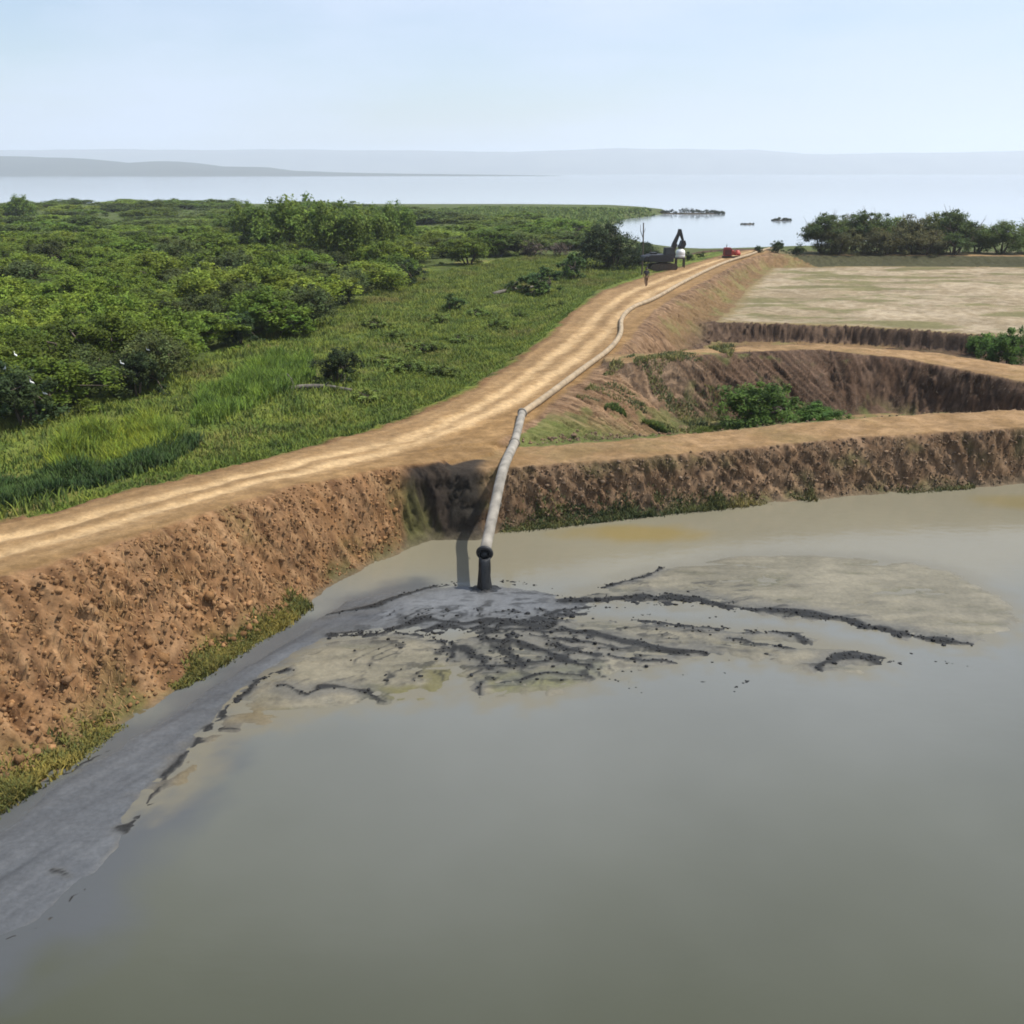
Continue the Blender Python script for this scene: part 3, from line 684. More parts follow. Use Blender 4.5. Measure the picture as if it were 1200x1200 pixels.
# crumbly lumps of black sludge heaped along the cracks
def lumps(name, xyz, size, seed, base, mat, flat=.6):
    rng = np.random.default_rng(seed); n = len(xyz)
    bm = bmesh.new(); bmesh.ops.create_icosphere(bm, subdivisions=2, radius=1)
    iv = np.array([v.co[:] for v in bm.verts]); jf = np.array([[v.index for v in f.verts] for f in bm.faces]); bm.free()
    r = size * rng.lognormal(0, .42, n)
    v = iv[None] * (1 + rng.uniform(-.2, .2, (n, len(iv), 1))) * r[:, None, None] * rng.uniform(.6, 1.3, (n, 1, 3)) * np.array((1, 1, flat))
    v = v + xyz[:, None, :]
    f = (jf[None] + (np.arange(n) * len(iv))[:, None, None]).reshape(-1, 3)
    c = np.array(base)[None] * rng.uniform(.6, 1.35, n)[:, None] * (1 + np.outer(rng.uniform(-1, 1, n), (.05, .0, -.1)))
    return structure(link(name, new_mesh(name, v.reshape(-1, 3), None, f, col=np.repeat(c, len(iv), 0), smooth=True), mat), 'stuff')
rg = np.random.default_rng(55)
cand = np.flatnonzero((crack.ravel() > .7) & (mz.ravel() > -.01) & (MY.ravel() > 24)); cand = rg.choice(cand, min(1300, len(cand)), replace=False)
lumps('sludge_lumps', np.stack([MX.ravel()[cand] + rg.normal(0, .06, len(cand)), MY.ravel()[cand] + rg.normal(0, .06, len(cand)), mz.ravel()[cand] + .005], 1), .030, 56, (.024, .024, .024), M_MUD, .45)
s_all = np.maximum.reduce([s_fl, s_pl - .2, s_ch - .5])
def shallow(x, y):
    ix = np.clip(np.rint((x - mxs[0]) / (mxs[1] - mxs[0])).astype(int), 0, len(mxs) - 1); iy = np.clip(np.rint((y - mys[0]) / (mys[1] - mys[0])).astype(int), 0, len(mys) - 1)
    out = (x < mxs[0]) | (x > mxs[-1]) | (y < mys[0]) | (y > mys[-1])
    return np.where(out, 0, sstep(-1.1, .25, s_fl[iy, ix] + .5 * m2[iy, ix]))
px_ = lines([(-60, 3), (-22, .4), (-18, .17), (27, .17), (34, .5), (92, 2.5)]); py_ = lines([(-75, 4), (5, .8), (11, .17), (44, .17), (56, .6)])
X_, Y_ = np.meshgrid(px_, py_); i = np.arange(X_.size).reshape(X_.shape)
q = np.stack([i[:-1, :-1], i[:-1, 1:], i[1:, 1:], i[1:, :-1]], -1).reshape(-1, 4)
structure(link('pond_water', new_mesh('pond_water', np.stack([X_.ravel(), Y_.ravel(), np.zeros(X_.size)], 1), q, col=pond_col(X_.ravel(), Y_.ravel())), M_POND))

# ------------------------------------------------------------------ far hills and haze
def ridge(name, pts, dist, depth, base_z, colr, seed, x_ext):
    px = np.array([p[0] for p in pts]); py = np.array([p[1] for p in pts])
    X = np.linspace(-x_ext, x_ext, 420); V = np.linspace(0, 1, 26)
    tops = np.array([PD(a, b, dist)[2] for a, b in zip(px, py)]); wx_ = np.array([PD(a, b, dist)[0] for a, b in zip(px, py)])
    H = np.interp(X, wx_, tops) - base_z
    GXh, GVh = np.meshgrid(X, V)
    n = fbm(GXh / (depth * .35), GVh * 3, 5, seed)
    prof = np.sin(np.pi * np.clip(GVh, 0, 1)) ** .7
    Zh = base_z + H[None, :] * prof * (1 + .18 * n * (1 - .6 * prof)) - 3 * (prof < .02)
    Yh = dist + (GVh - .5) * depth + n * depth * .05
    i = np.arange(GXh.size).reshape(GXh.shape)
    q = np.stack([i[:-1, :-1], i[:-1, 1:], i[1:, 1:], i[1:, :-1]], -1).reshape(-1, 4)
    c = np.array(colr)[None, :] * (1 + .35 * fbm(GXh / 300, GVh * 8, 3, seed + 3).ravel()[:, None])
    structure(link(name, new_mesh(name, np.stack([GXh.ravel(), Yh.ravel(), Zh.ravel()], 1), q, col=c), M_HILL))
ridge('far_hills', [(-900, 178), (0, 176), (300, 175), (480, 177), (600, 178.5), (730, 174), (880, 175), (940, 180), (1010, 180.5), (1150, 177), (1200, 176), (2200, 174)], 9500, 2200, -2, (.10, .10, .075), 111, 9500)
ridge('near_hills', [(-1500, 176), (-300, 179), (0, 182.5), (60, 185), (100, 186), (150, 191), (190, 188.5), (220, 190), (260, 195), (310, 196), (340, 200), (400, 202), (470, 203.5), (560, 204.5), (640, 205.6), (700, 207), (2200, 208)], 4600, 900, -2, (.055, .06, .04), 117, 4500)

hz_me = bpy.data.meshes.new('haze'); hb = bmesh.new(); bmesh.ops.create_cube(hb, size=1)
x0, x1, y0, y1, z0, z1 = -13000, 13000, -1900, 13000, -5.0, 300.0
for v in hb.verts: v.co = Vector((x0 if v.co.x < 0 else x1, y0 if v.co.y < 0 else y1, z0 if v.co.z < 0 else z1))
hb.to_mesh(hz_me); hb.free()
hm = bpy.data.materials.new('haze'); hm.use_nodes = True
for n in list(hm.node_tree.nodes):
    if n.type == 'BSDF_PRINCIPLED': hm.node_tree.nodes.remove(n)
pv = hm.node_tree.nodes.new('ShaderNodeVolumePrincipled')
pv.inputs['Color'].default_value = (.88, .94, 1, 1); pv.inputs['Density'].default_value = 1.7e-4; pv.inputs['Anisotropy'].default_value = .2
hm.node_tree.links.new(pv.outputs['Volume'], hm.node_tree.nodes['Material Output'].inputs['Volume'])
structure(link('haze', hz_me, hm), 'stuff')

# ------------------------------------------------------------------ plants
def tubes(paths, sides=6):
    """list of (points, radii) -> verts, quads"""
    V, F = [], []; base = 0
    for pts, rad in paths:
        pts = np.asarray(pts, float); n = len(pts)
        for k in range(n):
            t = pts[min(k + 1, n - 1)] - pts[max(k - 1, 0)]; t /= np.linalg.norm(t) + 1e-9
            a = np.cross(t, (0, 0, 1.0)) if abs(t[2]) < .9 else np.cross(t, (1.0, 0, 0))
            a /= np.linalg.norm(a); b = np.cross(t, a)
            for s in range(sides):
                an = 2 * np.pi * s / sides
                V.append(pts[k] + rad[k] * (math.cos(an) * a + math.sin(an) * b))
        for k in range(n - 1):
            for s in range(sides):
                F.append((base + k * sides + s, base + k * sides + (s + 1) % sides, base + (k + 1) * sides + (s + 1) % sides, base + (k + 1) * sides + s))
        base += n * sides
    return np.array(V), np.array(F)

def leaf_cloud(rng, centers, rad, flat, per, size, base, var, shell=.0):
    """many small leaf faces round cluster centres; each leaf keeps its own green"""
    n = len(centers) * per
    c = np.repeat(centers, per, 0); r = np.repeat(rad, per)
    d = rng.normal(size=(n, 3)); d /= np.linalg.norm(d, axis=1)[:, None]
    rr = rng.uniform(shell, 1, n) ** .6
    p = c + d * (r * rr)[:, None] * np.array((1, 1, flat))
    a = rng.normal(size=(n, 3)); a[:, 2] *= .45; a /= np.linalg.norm(a, axis=1)[:, None]
    up = rng.normal(size=(n, 3)) * .55 + np.array((0, 0, 1)) + d * .5
    b = np.cross(up, a); b /= np.linalg.norm(b, axis=1)[:, None] + 1e-9
    L = size * rng.uniform(.7, 1.4, n); W = L * rng.uniform(.4, .65, n)
    v = np.empty((n, 4, 3))
    v[:, 0] = p - a * L[:, None] * .5; v[:, 1] = p - b * W[:, None] * .5
    v[:, 2] = p + a * L[:, None] * .5; v[:, 3] = p + b * W[:, None] * .5
    cl = np.repeat(rng.uniform(1 - var, 1 + var, len(centers)), per) * rng.uniform(.75, 1.25, n)
    yel = np.repeat(rng.uniform(-1, 1, len(centers)), per)
    col = np.array(base)[None, :] * cl[:, None] * (1 + np.outer(yel, (.12, .03, -.1)))
    return v.reshape(-1, 3), np.arange(n * 4).reshape(-1, 4), np.repeat(np.clip(col, .004, .6), 4, 0)

def make_shrub(name, seed, w, h, ncl, per, leaf, base, umbrella=.5, trunk_h=.25, mat=M_LEAF, var=.35, bare=0.0, tname='trunk'):
    """a many-stemmed thorn shrub: tapered stems, limbs, a broken crown of leaf sprays"""
    rng = np.random.default_rng(seed)
    root = empty(name, (0, 0, 0), '', 'shrub')
    C = []
    lobes = [(rng.uniform(-.28, .28) * w, rng.uniform(-.28, .28) * w, rng.uniform(.62, .95) * h, rng.uniform(.24, .36) * w) for _ in range(5)]
    lobes.append((0, 0, h * .9, .3 * w))
    while len(C) < ncl:
        lx_, ly_, lz_, lr_ = lobes[rng.integers(len(lobes))]
        th = rng.uniform(0, 2 * np.pi); q = rng.uniform(0, 1) ** .5
        x, y = lx_ + lr_ * q * math.cos(th), ly_ + lr_ * q * math.sin(th)
        top = lz_ * (1 - .35 * q * q)
        z = top - abs(rng.normal(0, .5)) * h * (1 - umbrella) * .7 + rng.normal(0, .02) * h
        if z < trunk_h * h * rng.uniform(.25, 1): continue
        C.append((x, y, z))
    C = np.array(C); rad = rng.uniform(.055, .12, ncl) * w
    v, f, c = leaf_cloud(rng, C, rad, .5 if umbrella > .4 else .8, per, leaf, base, var)
    paths = []
    stems = rng.integers(3, 6)
    pick = rng.permutation(ncl)
    for s in range(stems):
        an = 2 * np.pi * s / stems + rng.uniform(-.4, .4)
        p0 = np.array((.04 * w * math.cos(an), .04 * w * math.sin(an), -.15))
        fork = np.array((.16 * w * math.cos(an), .16 * w * math.sin(an), h * rng.uniform(.3, .45)))
        mid = (p0 + fork) / 2 + rng.normal(0, .02 * w, 3)
        r0 = .022 * w
        paths.append(([p0, mid, fork], [r0, r0 * .8, r0 * .6]))
        for b in range(5):
            e = C[pick[(s * 5 + b) % ncl]]
            m = (fork + e) / 2 + np.array((0, 0, .05 * h)) + rng.normal(0, .03 * w, 3)
            paths.append(([fork, m, e], [r0 * .55, r0 * .35, r0 * .12]))
            if bare:
                for _ in range(int(bare)):
                    e2 = e + rng.normal(0, .12 * w, 3) + np.array((0, 0, .06 * h))
                    paths.append(([m, (m + e2) / 2 + rng.normal(0, .02 * w, 3), e2], [r0 * .3, r0 * .2, r0 * .08]))
    tv, tf = tubes(paths, 5)
    link(tname, new_mesh(tname, tv, tf), M_BARK, root)
    link('crown', new_mesh('crown', v, f, col=c, smooth=False), mat, root)
    return root

G_MID = (.118, .168, .020); G_LIT = (.158, .208, .026); G_DARK = (.045, .068, .022); G_BRN = (.13, .095, .06)
PROTOS = [make_shrub('thorn_shrub', 200 + i, 5.4, 3.7, 150, 80, .18, (G_MID, G_LIT, G_MID, G_LIT, (.085, .105, .03))[i], umbrella=(.45, .4, .35, .3, .4)[i], trunk_h=.04) for i in range(5)]
FARP = [make_shrub('thorn_shrub', 230 + i, 6.0, 4.0, 130, 55, .26, (G_MID, G_LIT, (.10, .135, .03))[i], umbrella=.4, trunk_h=.0) for i in range(3)]
used_proto = set()
def put(proto, x, y, s, sz=None, label='', group=None, cat=None, name=None, z=None, rz=None):
    zz = float(ground_z(x, y)[0]) if z is None else z
    rz = random.uniform(0, 6.28) if rz is None else rz
    sc = (s, s, s if sz is None else sz)
    if id(proto) not in used_proto:
        used_proto.add(id(proto)); o = proto
        o.location = (x, y, zz); o.rotation_euler = (0, 0, rz); o.scale = sc; o['label'] = label
        if group: o['group'] = group
    else:
        o = dup(proto, (x, y, zz), rz, sc, label, group)
    if cat: o['category'] = cat
    if name: o.name = name
    return o

# thicket between the road and the lake
THICK = [(0, 492), (60, 486), (120, 468), (180, 458), (235, 428), (290, 402), (340, 395), (372, 385), (430, 352), (480, 326), (540, 312), (600, 300), (690, 292), (670, 268), (560, 256), (440, 247), (300, 242.5), (-900, 242), (-900, 560), (-200, 530)]
TPOLY = np.array([P(a, b, .9)[:2] for a, b in THICK])
def in_frame(x, y, m=60):
    d = np.array((x, y, .9 - CAM_H)); ax = d[1] * CP - d[2] * SP
    return -m < 600 + FPX * d[0] / ax < 1200 + m
rng = np.random.default_rng(77)
pts = []
tries = 0
while len(pts) < 268 and tries < 60000:
    tries += 1
    # even in the picture's depth: near ones dense, far ones sparse and large
    y = 1 / rng.uniform(1 / 420, 1 / 46); x = rng.uniform(-.62 * y - 4, .1 * y)
    if not in_poly(np.array([x]), np.array([y]), [tuple(q) for q in TPOLY])[0] or not in_frame(x, y): continue
    r = 1.9 + (y - 46) * .019
    if any((x - a) ** 2 + ((y - b) * .8) ** 2 < r * r for a, b in pts): continue
    # little clearings
    if perlin(np.array([x * .07]), np.array([y * .05]), 301)[0] > .34 and y > 60: continue
    pts.append((x, y))
for (x, y) in pts:
    front = y < 62; far = y > 170
    if far:
        p = FARP[rng.integers(3)]; s = rng.uniform(.9, 1.25) * min(3.4, 2.0 + (y - 170) / 150); sz = rng.uniform(.65, 1.05)
    else:
        p = PROTOS[rng.integers(5)]; s = rng.uniform(.8, 1.3) * (1 + (y - 46) / 120); sz = min(s, 1.25) * rng.uniform(.65, 1.15)
        if y < 52: s *= .95
    if front: lb, gp = 'green thorn shrub in the front rows of the thicket, nearest the tall grass', 'shrubs at the front of the thicket'
    elif far: lb, gp = 'hazy green shrub at the far back of the thicket towards the lake', 'shrubs at the back of the thicket'
    else: lb, gp = 'spreading green thorn shrub deep in the middle of the thicket', 'shrubs in the middle of the thicket'
    put(p, x, y, s, sz, lb, gp)

DARKP = make_shrub('dark_shrub', 260, 4.0, 3.2, 90, 90, .17, G_DARK, umbrella=.2, trunk_h=.05, mat=M_LEAF_DARK)
b = P(397, 449, .9); put(DARKP, b[0], b[1], .78, .82, 'dark green dense shrub beside the grey log in the grass', cat='shrub')
b = P(476, 334, .9); put(DARKP, b[0], b[1], 1.15, 1.0, 'dark shrub in a hollow at the right edge of the thicket', cat='shrub')
b = P(30, 498, .9); put(DARKP, b[0], b[1], 1.1, 1.15, 'dark shrub with white birds in it at the left frame edge', cat='shrub')
b = P(160, 462, .9); put(DARKP, b[0], b[1], 1.0, .95, 'dark shrub at the thicket front right of the bird roost', cat='shrub')
b = P(280, 405, .9); put(DARKP, b[0], b[1], .9, .9, 'dark brownish shrub above the bright tall grass stand', cat='shrub')
MIDP = make_shrub('round_shrub', 263, 3.0, 2.2, 60, 80, .17, (.095, .150, .04), umbrella=.2, trunk_h=.02)
b = P(530, 365, .9); put(MIDP, b[0], b[1], .80, .85, 'small round green shrub alone in the open grass', cat='shrub')
b = P(636, 345, .9); put(MIDP, b[0], b[1], 1.9, 1.5, 'wide green shrub left of the road bend, behind pale log', cat='shrub')
b = P(672, 328, .9); put(MIDP, b[0], b[1], 1.6, 1.7, 'greyish green shrub between road and dry brown thicket', cat='shrub')
b = P(600, 343, .9); put(MIDP, b[0], b[1], .8, .7, 'low green shrub at the left end of pale log', cat='shrub')
LOWP = make_shrub('low_shrub', 264, 2.6, 1.0, 45, 60, .15, (.17, .22, .045), umbrella=.3, trunk_h=.0)
for px, py in [(465, 398), (500, 412), (448, 425), (560, 372), (585, 385), (515, 378), (610, 372), (540, 402), (480, 440), (430, 470), (440, 385), (575, 350), (655, 362), (520, 440)]:
    b = P(px, py, .9); k_ = random.uniform(.6, 1.25); put(LOWP, b[0], b[1], k_, k_ * random.uniform(.6, 1), 'low spreading weed clump in the open grass left of the road', 'low weed clumps scattered in the open grass', cat='weed clump')
# dry grey-brown thicket
DRYP = make_shrub('dry_shrub', 266, 5.0, 3.2, 70, 45, .16, (.14, .105, .075), umbrella=.35, trunk_h=.05, mat=M_TWIG, bare=4)
for (px, py) in [(585, 300), (605, 292), (622, 301), (640, 290), (655, 301), (668, 292), (596, 283), (630, 281), (660, 282)]:
    b = P(px, py, .9); put(DRYP, b[0], b[1], random.uniform(.95, 1.3), random.uniform(.7, 1.0), 'leafless grey brown shrub in dry patch left of the dark tree', 'dry shrubs near the road end', cat='shrub')
# dark broad tree by the excavator
DTREE = make_shrub('broad_tree', 270, 7.5, 5.4, 190, 80, .24, (.038, .058, .020), umbrella=.2, trunk_h=.04, mat=M_LEAF_DARK)
b = P(716, 315, .9); put(DTREE, b[0], b[1], 1.15, 1.38, 'dark broad tree left of the excavator near the road end', cat='tree')
b = P(748, 311, .9); put(DTREE, b[0], b[1], .9, .72, 'smaller dark tree between broad tree and excavator', cat='tree')

# taller bushes that break the lake's near shore line
SKYP = make_shrub('tall_bush', 274, 7.0, 6.0, 170, 75, .27, (.125, .175, .028), umbrella=.4, trunk_h=.0)
for px, top, dist, wd, lb in [(350, 222, 150, 1.0, 'tallest green bush standing up against the lake, left of centre'), (318, 229, 165, .8, 'bush left of the tallest bush against the lake'),
                              (392, 229, 140, .8, 'green bush right of the tallest bush against the lake'), (285, 232, 190, .6, 'leftmost small bush of the row against the lake'),
                              (462, 231, 175, .55, 'lone bush on the skyline right of the tallest bush'), (175, 233, 330, 1.3, 'long low hazy bush clump on the far left shore'),
                              (20, 226, 300, .8, 'pale hazy bush at the left frame edge against the lake'), (430, 235, 150, .7, 'low rounded bush on the skyline beside the lone bush')]:
    q = PD(px, top, dist); g = float(ground_z(q[0], q[1])[0])
    put(SKYP, q[0], q[1], wd * 1.7, max(.25, (q[2] - g) / 5.4), lb, cat='bush')

# basin and dyke shrubs on the right
BGREEN = make_shrub('basin_shrub', 280, 4.6, 3.0, 110, 100, .16, (.095, .165, .032), umbrella=.15, trunk_h=.0, mat=M_LEAF_SHORE)
b = P(902, 504, .2); put(BGREEN, b[0], b[1], 1.1, 1.05, 'bright green shrub growing in the basin between two earth dykes', cat='shrub')
b = P(950, 496, .2); put(BGREEN, b[0], b[1], .8, .5, 'low green spreading shrub right of the bright basin shrub', cat='shrub')
b = P(1180, 420, .6); put(BGREEN, b[0], b[1] - .5, .80, 1.15, 'grey green shrub at the right frame edge before dry field', cat='shrub')
b = P(1150, 408, .6); put(BGREEN, b[0], b[1] - .5, .5, .7, 'small grey green shrub left of the frame edge shrub', cat='shrub')

# trees on the shore behind the field
UMB = [make_shrub('shore_tree', 290 + i, 9.5, 6.2, 190, 70, .27, ((.085, .12, .036), (.13, .175, .044), (.115, .115, .05))[i], umbrella=(.6, .35, .1)[i], trunk_h=.0, mat=M_LEAF_SHORE, bare=2) for i in range(3)]
shore = [(968, 243, 153, .85, 0, 'leftmost dark umbrella crowned tree on the shore behind the dry field'), (1000, 244, 157, .85, 2, 'second dark shore tree from the left'),
         (1022, 240, 154, .8, 0, 'tall dark shore tree third from the left behind dry field'), (1050, 247, 158, .95, 1, 'lighter green shore tree in the middle of the row'),
         (1076, 244, 153, .8, 2, 'brownish shore tree just right of the middle of the row'), (1102, 241, 155, .9, 1, 'tall shore tree with a ragged dark crown above the rest'),
         (1128, 239, 153, .85, 0, 'dark flat topped shore tree at right end of the row'), (1150, 258, 156, .75, 1, 'low shore tree in the gap right of the row'),
         (1180, 252, 152, .9, 1, 'light green bushy tree at right frame edge on the shore'), (1215, 250, 154, .9, 1, 'green shore tree cut by the right frame edge'),
         (985, 262, 150, .7, 2, 'low brown bush under the leftmost shore tree'), (1040, 262, 150, .8, 2, 'reddish brown low bush before the middle shore trees'),
         (1088, 265, 150, .8, 2, 'low dull bush before the ragged shore tree'), (1120, 268, 150, .7, 0, 'low dark bush before the flat topped shore tree')]
for px, top, dist, wd, pi, lb in shore:
    q = PD(px, top, dist); g = float(ground_z(q[0], q[1])[0])
    put(UMB[pi], q[0], q[1], wd, (q[2] - g) / 6.5, lb, cat='tree')
# dark low bushes on the crest by the road end
b = PD(911, 290, 148); put(DARKP, b[0], b[1], .62, .6, 'dark rounded bush on the bank crest right of red machine', cat='bush')
b = PD(889, 292, 147); put(DARKP, b[0], b[1], .4, .36, 'small dark bush nearest the red machine', cat='bush')
b = PD(935, 289, 148); put(DARKP, b[0], b[1], .6, .45, 'low dark bush at the left foot of the shore trees', cat='bush')
b = P(806, 311, 2.0); put(MIDP, b[0], b[1], .6, .6, 'small grey green bush right of the white tank', cat='bush')
b = P(822, 308, 2.0); put(MIDP, b[0], b[1], .5, .35, 'low green bush on the left verge near the road end', cat='bush')

# reed islets in the lake
def islet(px0, px1, py, hgt, lb, seed):
    rng = np.random.default_rng(seed)
    a, c = P(px0, py, WLZ), P(px1, py, WLZ)
    root = empty('reed_islet', ((a + c) / 2), lb, 'islet')
    L = np.linalg.norm(c - a); n = max(8, int(L * 3))
    t = rng.uniform(-.5, .5, n); C = np.stack([t * L, rng.normal(0, 1, n) * (.12 * L), (.25 + .75 * (1 - (2 * t) ** 2)) * hgt * rng.uniform(.3, .8, n)], 1)
    v, f, cc = leaf_cloud(rng, C, rng.uniform(.5, .9, n) * hgt * .6, .6, 26, .6, (.045, .055, .03), .3)
    link('reeds', new_mesh('reeds', v, f, col=cc, smooth=False), M_LEAF_DARK, root)
    # low mud mound
    u = np.linspace(0, 2 * np.pi, 25)[:-1]
    vm = [(0, 0, .35)] + [(L * .38 * math.cos(k) * (1 + .1 * math.sin(3 * k)), .16 * L * math.sin(k), .25) for k in u] + [(L * .52 * math.cos(k) * (1 + .12 * math.sin(3 * k)), .24 * L * math.sin(k), -.4) for k in u]
    f3 = [(0, 1 + k, 1 + (k + 1) % 24) for k in range(24)]; f4 = [(1 + k, 25 + k, 25 + (k + 1) % 24, 1 + (k + 1) % 24) for k in range(24)]
    link('mud_mound', new_mesh('mud_mound', vm, f4, f3, col=np.zeros((len(vm), 3)) + np.array((.06, .05, .035))), M_SOIL, root)
islet(766, 850, 250.5, 2.0, 'long dark reed islet off the tip of the green spit', 401)
islet(905, 928, 258.5, 1.0, 'small dark islet in open water left of shore trees', 402)
islet(868, 884, 263, .35, 'faint low mud islet between the long and small islets', 403)

# ------------------------------------------------------------------ grass and weeds (ground cover)
def blades(name, x, y, h, wid, base, var=.3, lean=.35, yel=.2, dry=.0, rng=np.random.default_rng(500)):
    n = len(x); z = ground_z(x, y)
    an = rng.uniform(0, 2 * np.pi, n); hh = h * rng.uniform(.55, 1.3, n) * (.55 + 1.3 * np.clip(fbm(x * .33, y * .33, 3, 611) + .35, 0, 1.1)); ww = wid * rng.uniform(.7, 1.4, n)
    la = rng.uniform(0, 2 * np.pi, n); le = lean * hh * rng.uniform(.2, 1.3, n)
    p = np.stack([x, y, z - .03], 1)
    a = np.stack([np.cos(an), np.sin(an), np.zeros(n)], 1) * (ww * .5)[:, None]
    ld = np.stack([np.cos(la), np.sin(la), np.zeros(n)], 1)
    mid = p + ld * (le * .35)[:, None] + np.stack([np.zeros(n)] * 2 + [hh * .6], 1)
    tip = p + ld * le[:, None] + np.stack([np.zeros(n)] * 2 + [hh], 1)
    v = np.empty((n, 5, 3)); v[:, 0] = p - a; v[:, 1] = p + a; v[:, 2] = mid + a * .8; v[:, 3] = mid - a * .8; v[:, 4] = tip
    k = np.arange(n) * 5
    f4 = np.stack([k, k + 1, k + 2, k + 3], 1); f3 = np.stack([k + 3, k + 2, k + 4], 1)
    cn = fbm(x * .5, y * .5, 3, 601)
    c = np.array(base)[None, :] * (1 + var * rng.uniform(-1, 1, n) + .55 * cn)[:, None] * (1 + np.outer(np.clip(rng.normal(0, 1, n) * .5 + cn * 1.5, -1, 1) * yel, (1, .25, -.3)))
    pt = np.clip(fbm(x * .13, y * .13, 3, 613) * 1.6 - .15 + .35 * cn, 0, 1)[:, None] * dry
    c = c * (1 - pt) + np.array((.20, .165, .055)) * pt * (1 + var * rng.uniform(-1, 1, n))[:, None]
    me = new_mesh(name, v.reshape(-1, 3), f4, f3, col=np.repeat(np.clip(c, .006, .6), 5, 0), smooth=False)
    return structure(link(name, me, M_GRASS), 'stuff')
def scatter(n, polypx, z, seed, cond=None):
    rng = np.random.default_rng(seed)
    pp = np.array([P(a, b, z)[:2] for a, b in polypx]); lo, hi = pp.min(0), pp.max(0)
    X = np.zeros(0); Y = np.zeros(0)
    while len(X) < n:
        x = rng.uniform(lo[0], hi[0], n * 2); y = rng.uniform(lo[1], hi[1], n * 2)
        m = in_poly(x, y, [tuple(q) for q in pp])
        if cond is not None: m &= cond(x, y, rng)
        X = np.concatenate([X, x[m]]); Y = np.concatenate([Y, y[m]])
    return X[:n], Y[:n]
def not_road(x, y, rng):
    d = ROAD.ev(x, y)[0]
    return d + .25 * fbm(x * .8, y * .8, 3, 603) > .35
VERGE = [(-60, 640), (0, 616), (100, 592), (200, 564), (300, 542), (400, 516), (500, 484), (560, 456), (620, 420), (665, 382), (700, 350), (620, 345), (540, 360), (460, 410), (400, 455), (330, 470), (230, 500), (130, 545), (0, 585), (-60, 600)]
gx, gy = scatter(90000, VERGE, 2.0, 700, not_road)
blades('verge_grass', gx, gy, .22, .05, (.135, .185, .030), lean=.7, yel=.2)
OPEN = [(-60, 505), (0, 500), (60, 494), (120, 466), (180, 452), (235, 424), (290, 396), (340, 388), (372, 378), (430, 346), (480, 324), (540, 315), (600, 303), (700, 298), (750, 308), (765, 320), (720, 336), (690, 356), (660, 384), (600, 432), (545, 462), (480, 490), (400, 515), (300, 541), (200, 563), (100, 591), (-60, 625)]
gx, gy = scatter(120000, OPEN, .9, 701, not_road)
blades('marsh_grass', gx, gy, .34, .07, (.145, .185, .030), lean=.7, yel=.22, dry=.85)
gx, gy = scatter(9000, [(55, 545), (90, 520), (130, 505), (180, 500), (215, 515), (205, 535), (130, 550), (70, 560)], .9, 702, lambda x, y, r: perlin(x * .5, y * .5, 633) + .4 * r.normal(0, .4, len(x)) > -.12)
blades('yellow_reeds', gx, gy, .8, .05, (.195, .245, .026), lean=.5, yel=.25)
gx, gy = scatter(10000, [(222, 500), (235, 470), (270, 445), (320, 425), (365, 425), (370, 445), (340, 465), (300, 478), (255, 498)], .9, 703, lambda x, y, r: perlin(x * .5, y * .5, 631) + .4 * r.normal(0, .4, len(x)) > -.12)
blades('tall_green_grass', gx, gy, .85, .06, (.130, .20, .026), lean=.5, yel=.15)
gx, gy = scatter(9000, [(-30, 600), (0, 570), (60, 560), (140, 555), (200, 525), (240, 520), (200, 550), (90, 575), (0, 600)], .9, 704)
blades('dark_sedge', gx, gy, .6, .07, (.060, .10, .024), lean=.4)
gx, gy = scatter(16000, [(420, 252), (560, 244), (760, 246), (770, 249), (720, 256), (700, 268), (600, 262), (480, 260)], .6, 705)
blades('spit_grass', gx, gy, .6, .5, (.125, .17, .036), lean=.7)
# weeds along the foot of the banks
def foot_weeds(name, px, n, spread, h, seed, base=(.085, .115, .028), patch=.0, hmax=1.0):
    rng = np.random.default_rng(seed); line = np.array([P(a, b, 0)[:2] for a, b in px])
    seg = np.linalg.norm(np.diff(line, axis=0), axis=1); s = rng.uniform(0, seg.sum(), n * 6)
    cs = np.concatenate([[0], np.cumsum(seg)])
    x = np.interp(s, cs, line[:, 0]); y = np.interp(s, cs, line[:, 1])
    o = rng.exponential(spread, len(x)) * (.6 + 1.6 * np.clip(perlin(s * .5, s * 0, 609) + .3, 0, 1)); nx_, ny_ = -.83, .56
    if 'dyke' in name: nx_, ny_ = -.15, 1
    x = x + nx_ * o + rng.normal(0, .1, len(x)); y = y + ny_ * o + rng.normal(0, .1, len(x))
    lim = .12 + hmax * np.clip(fbm(s * .35, s * 0, 3, 609) + .25 - patch, 0, 1) * rng.uniform(.3, 1, len(s))
    m = (ground_z(x, y) < lim) & (perlin(s * .22, s * 0, 607) + .3 * perlin(x * 1.5, y * 1.5, 608) > patch) & (ROAD.ev(x, y)[0] > .6) & (DYKE1.ev(x, y)[0] > .15)
    x, y = x[m][:n], y[m][:n]
    blades(name, x, y, h, .05, base, lean=.7, yel=.3)
foot_weeds('bank_weeds', [(-60, 1000), (0, 952), (60, 911), (130, 864), (200, 817), (270, 772), (330, 736), (375, 702), (402, 682)], 16000, .26, .16, 710, base=(.165, .155, .04), patch=.0, hmax=.9)
foot_weeds('dyke_weeds', [(590, 624), (650, 618), (700, 612), (760, 605), (850, 596)], 6000, .34, .2, 711, base=(.105, .115, .04), patch=-.15, hmax=1.6)
foot_weeds('dyke_moss', [(850, 596), (950, 587), (1050, 579), (1150, 572), (1220, 566)], 1500, .3, .16, 712, base=(.11, .11, .04), patch=.12)
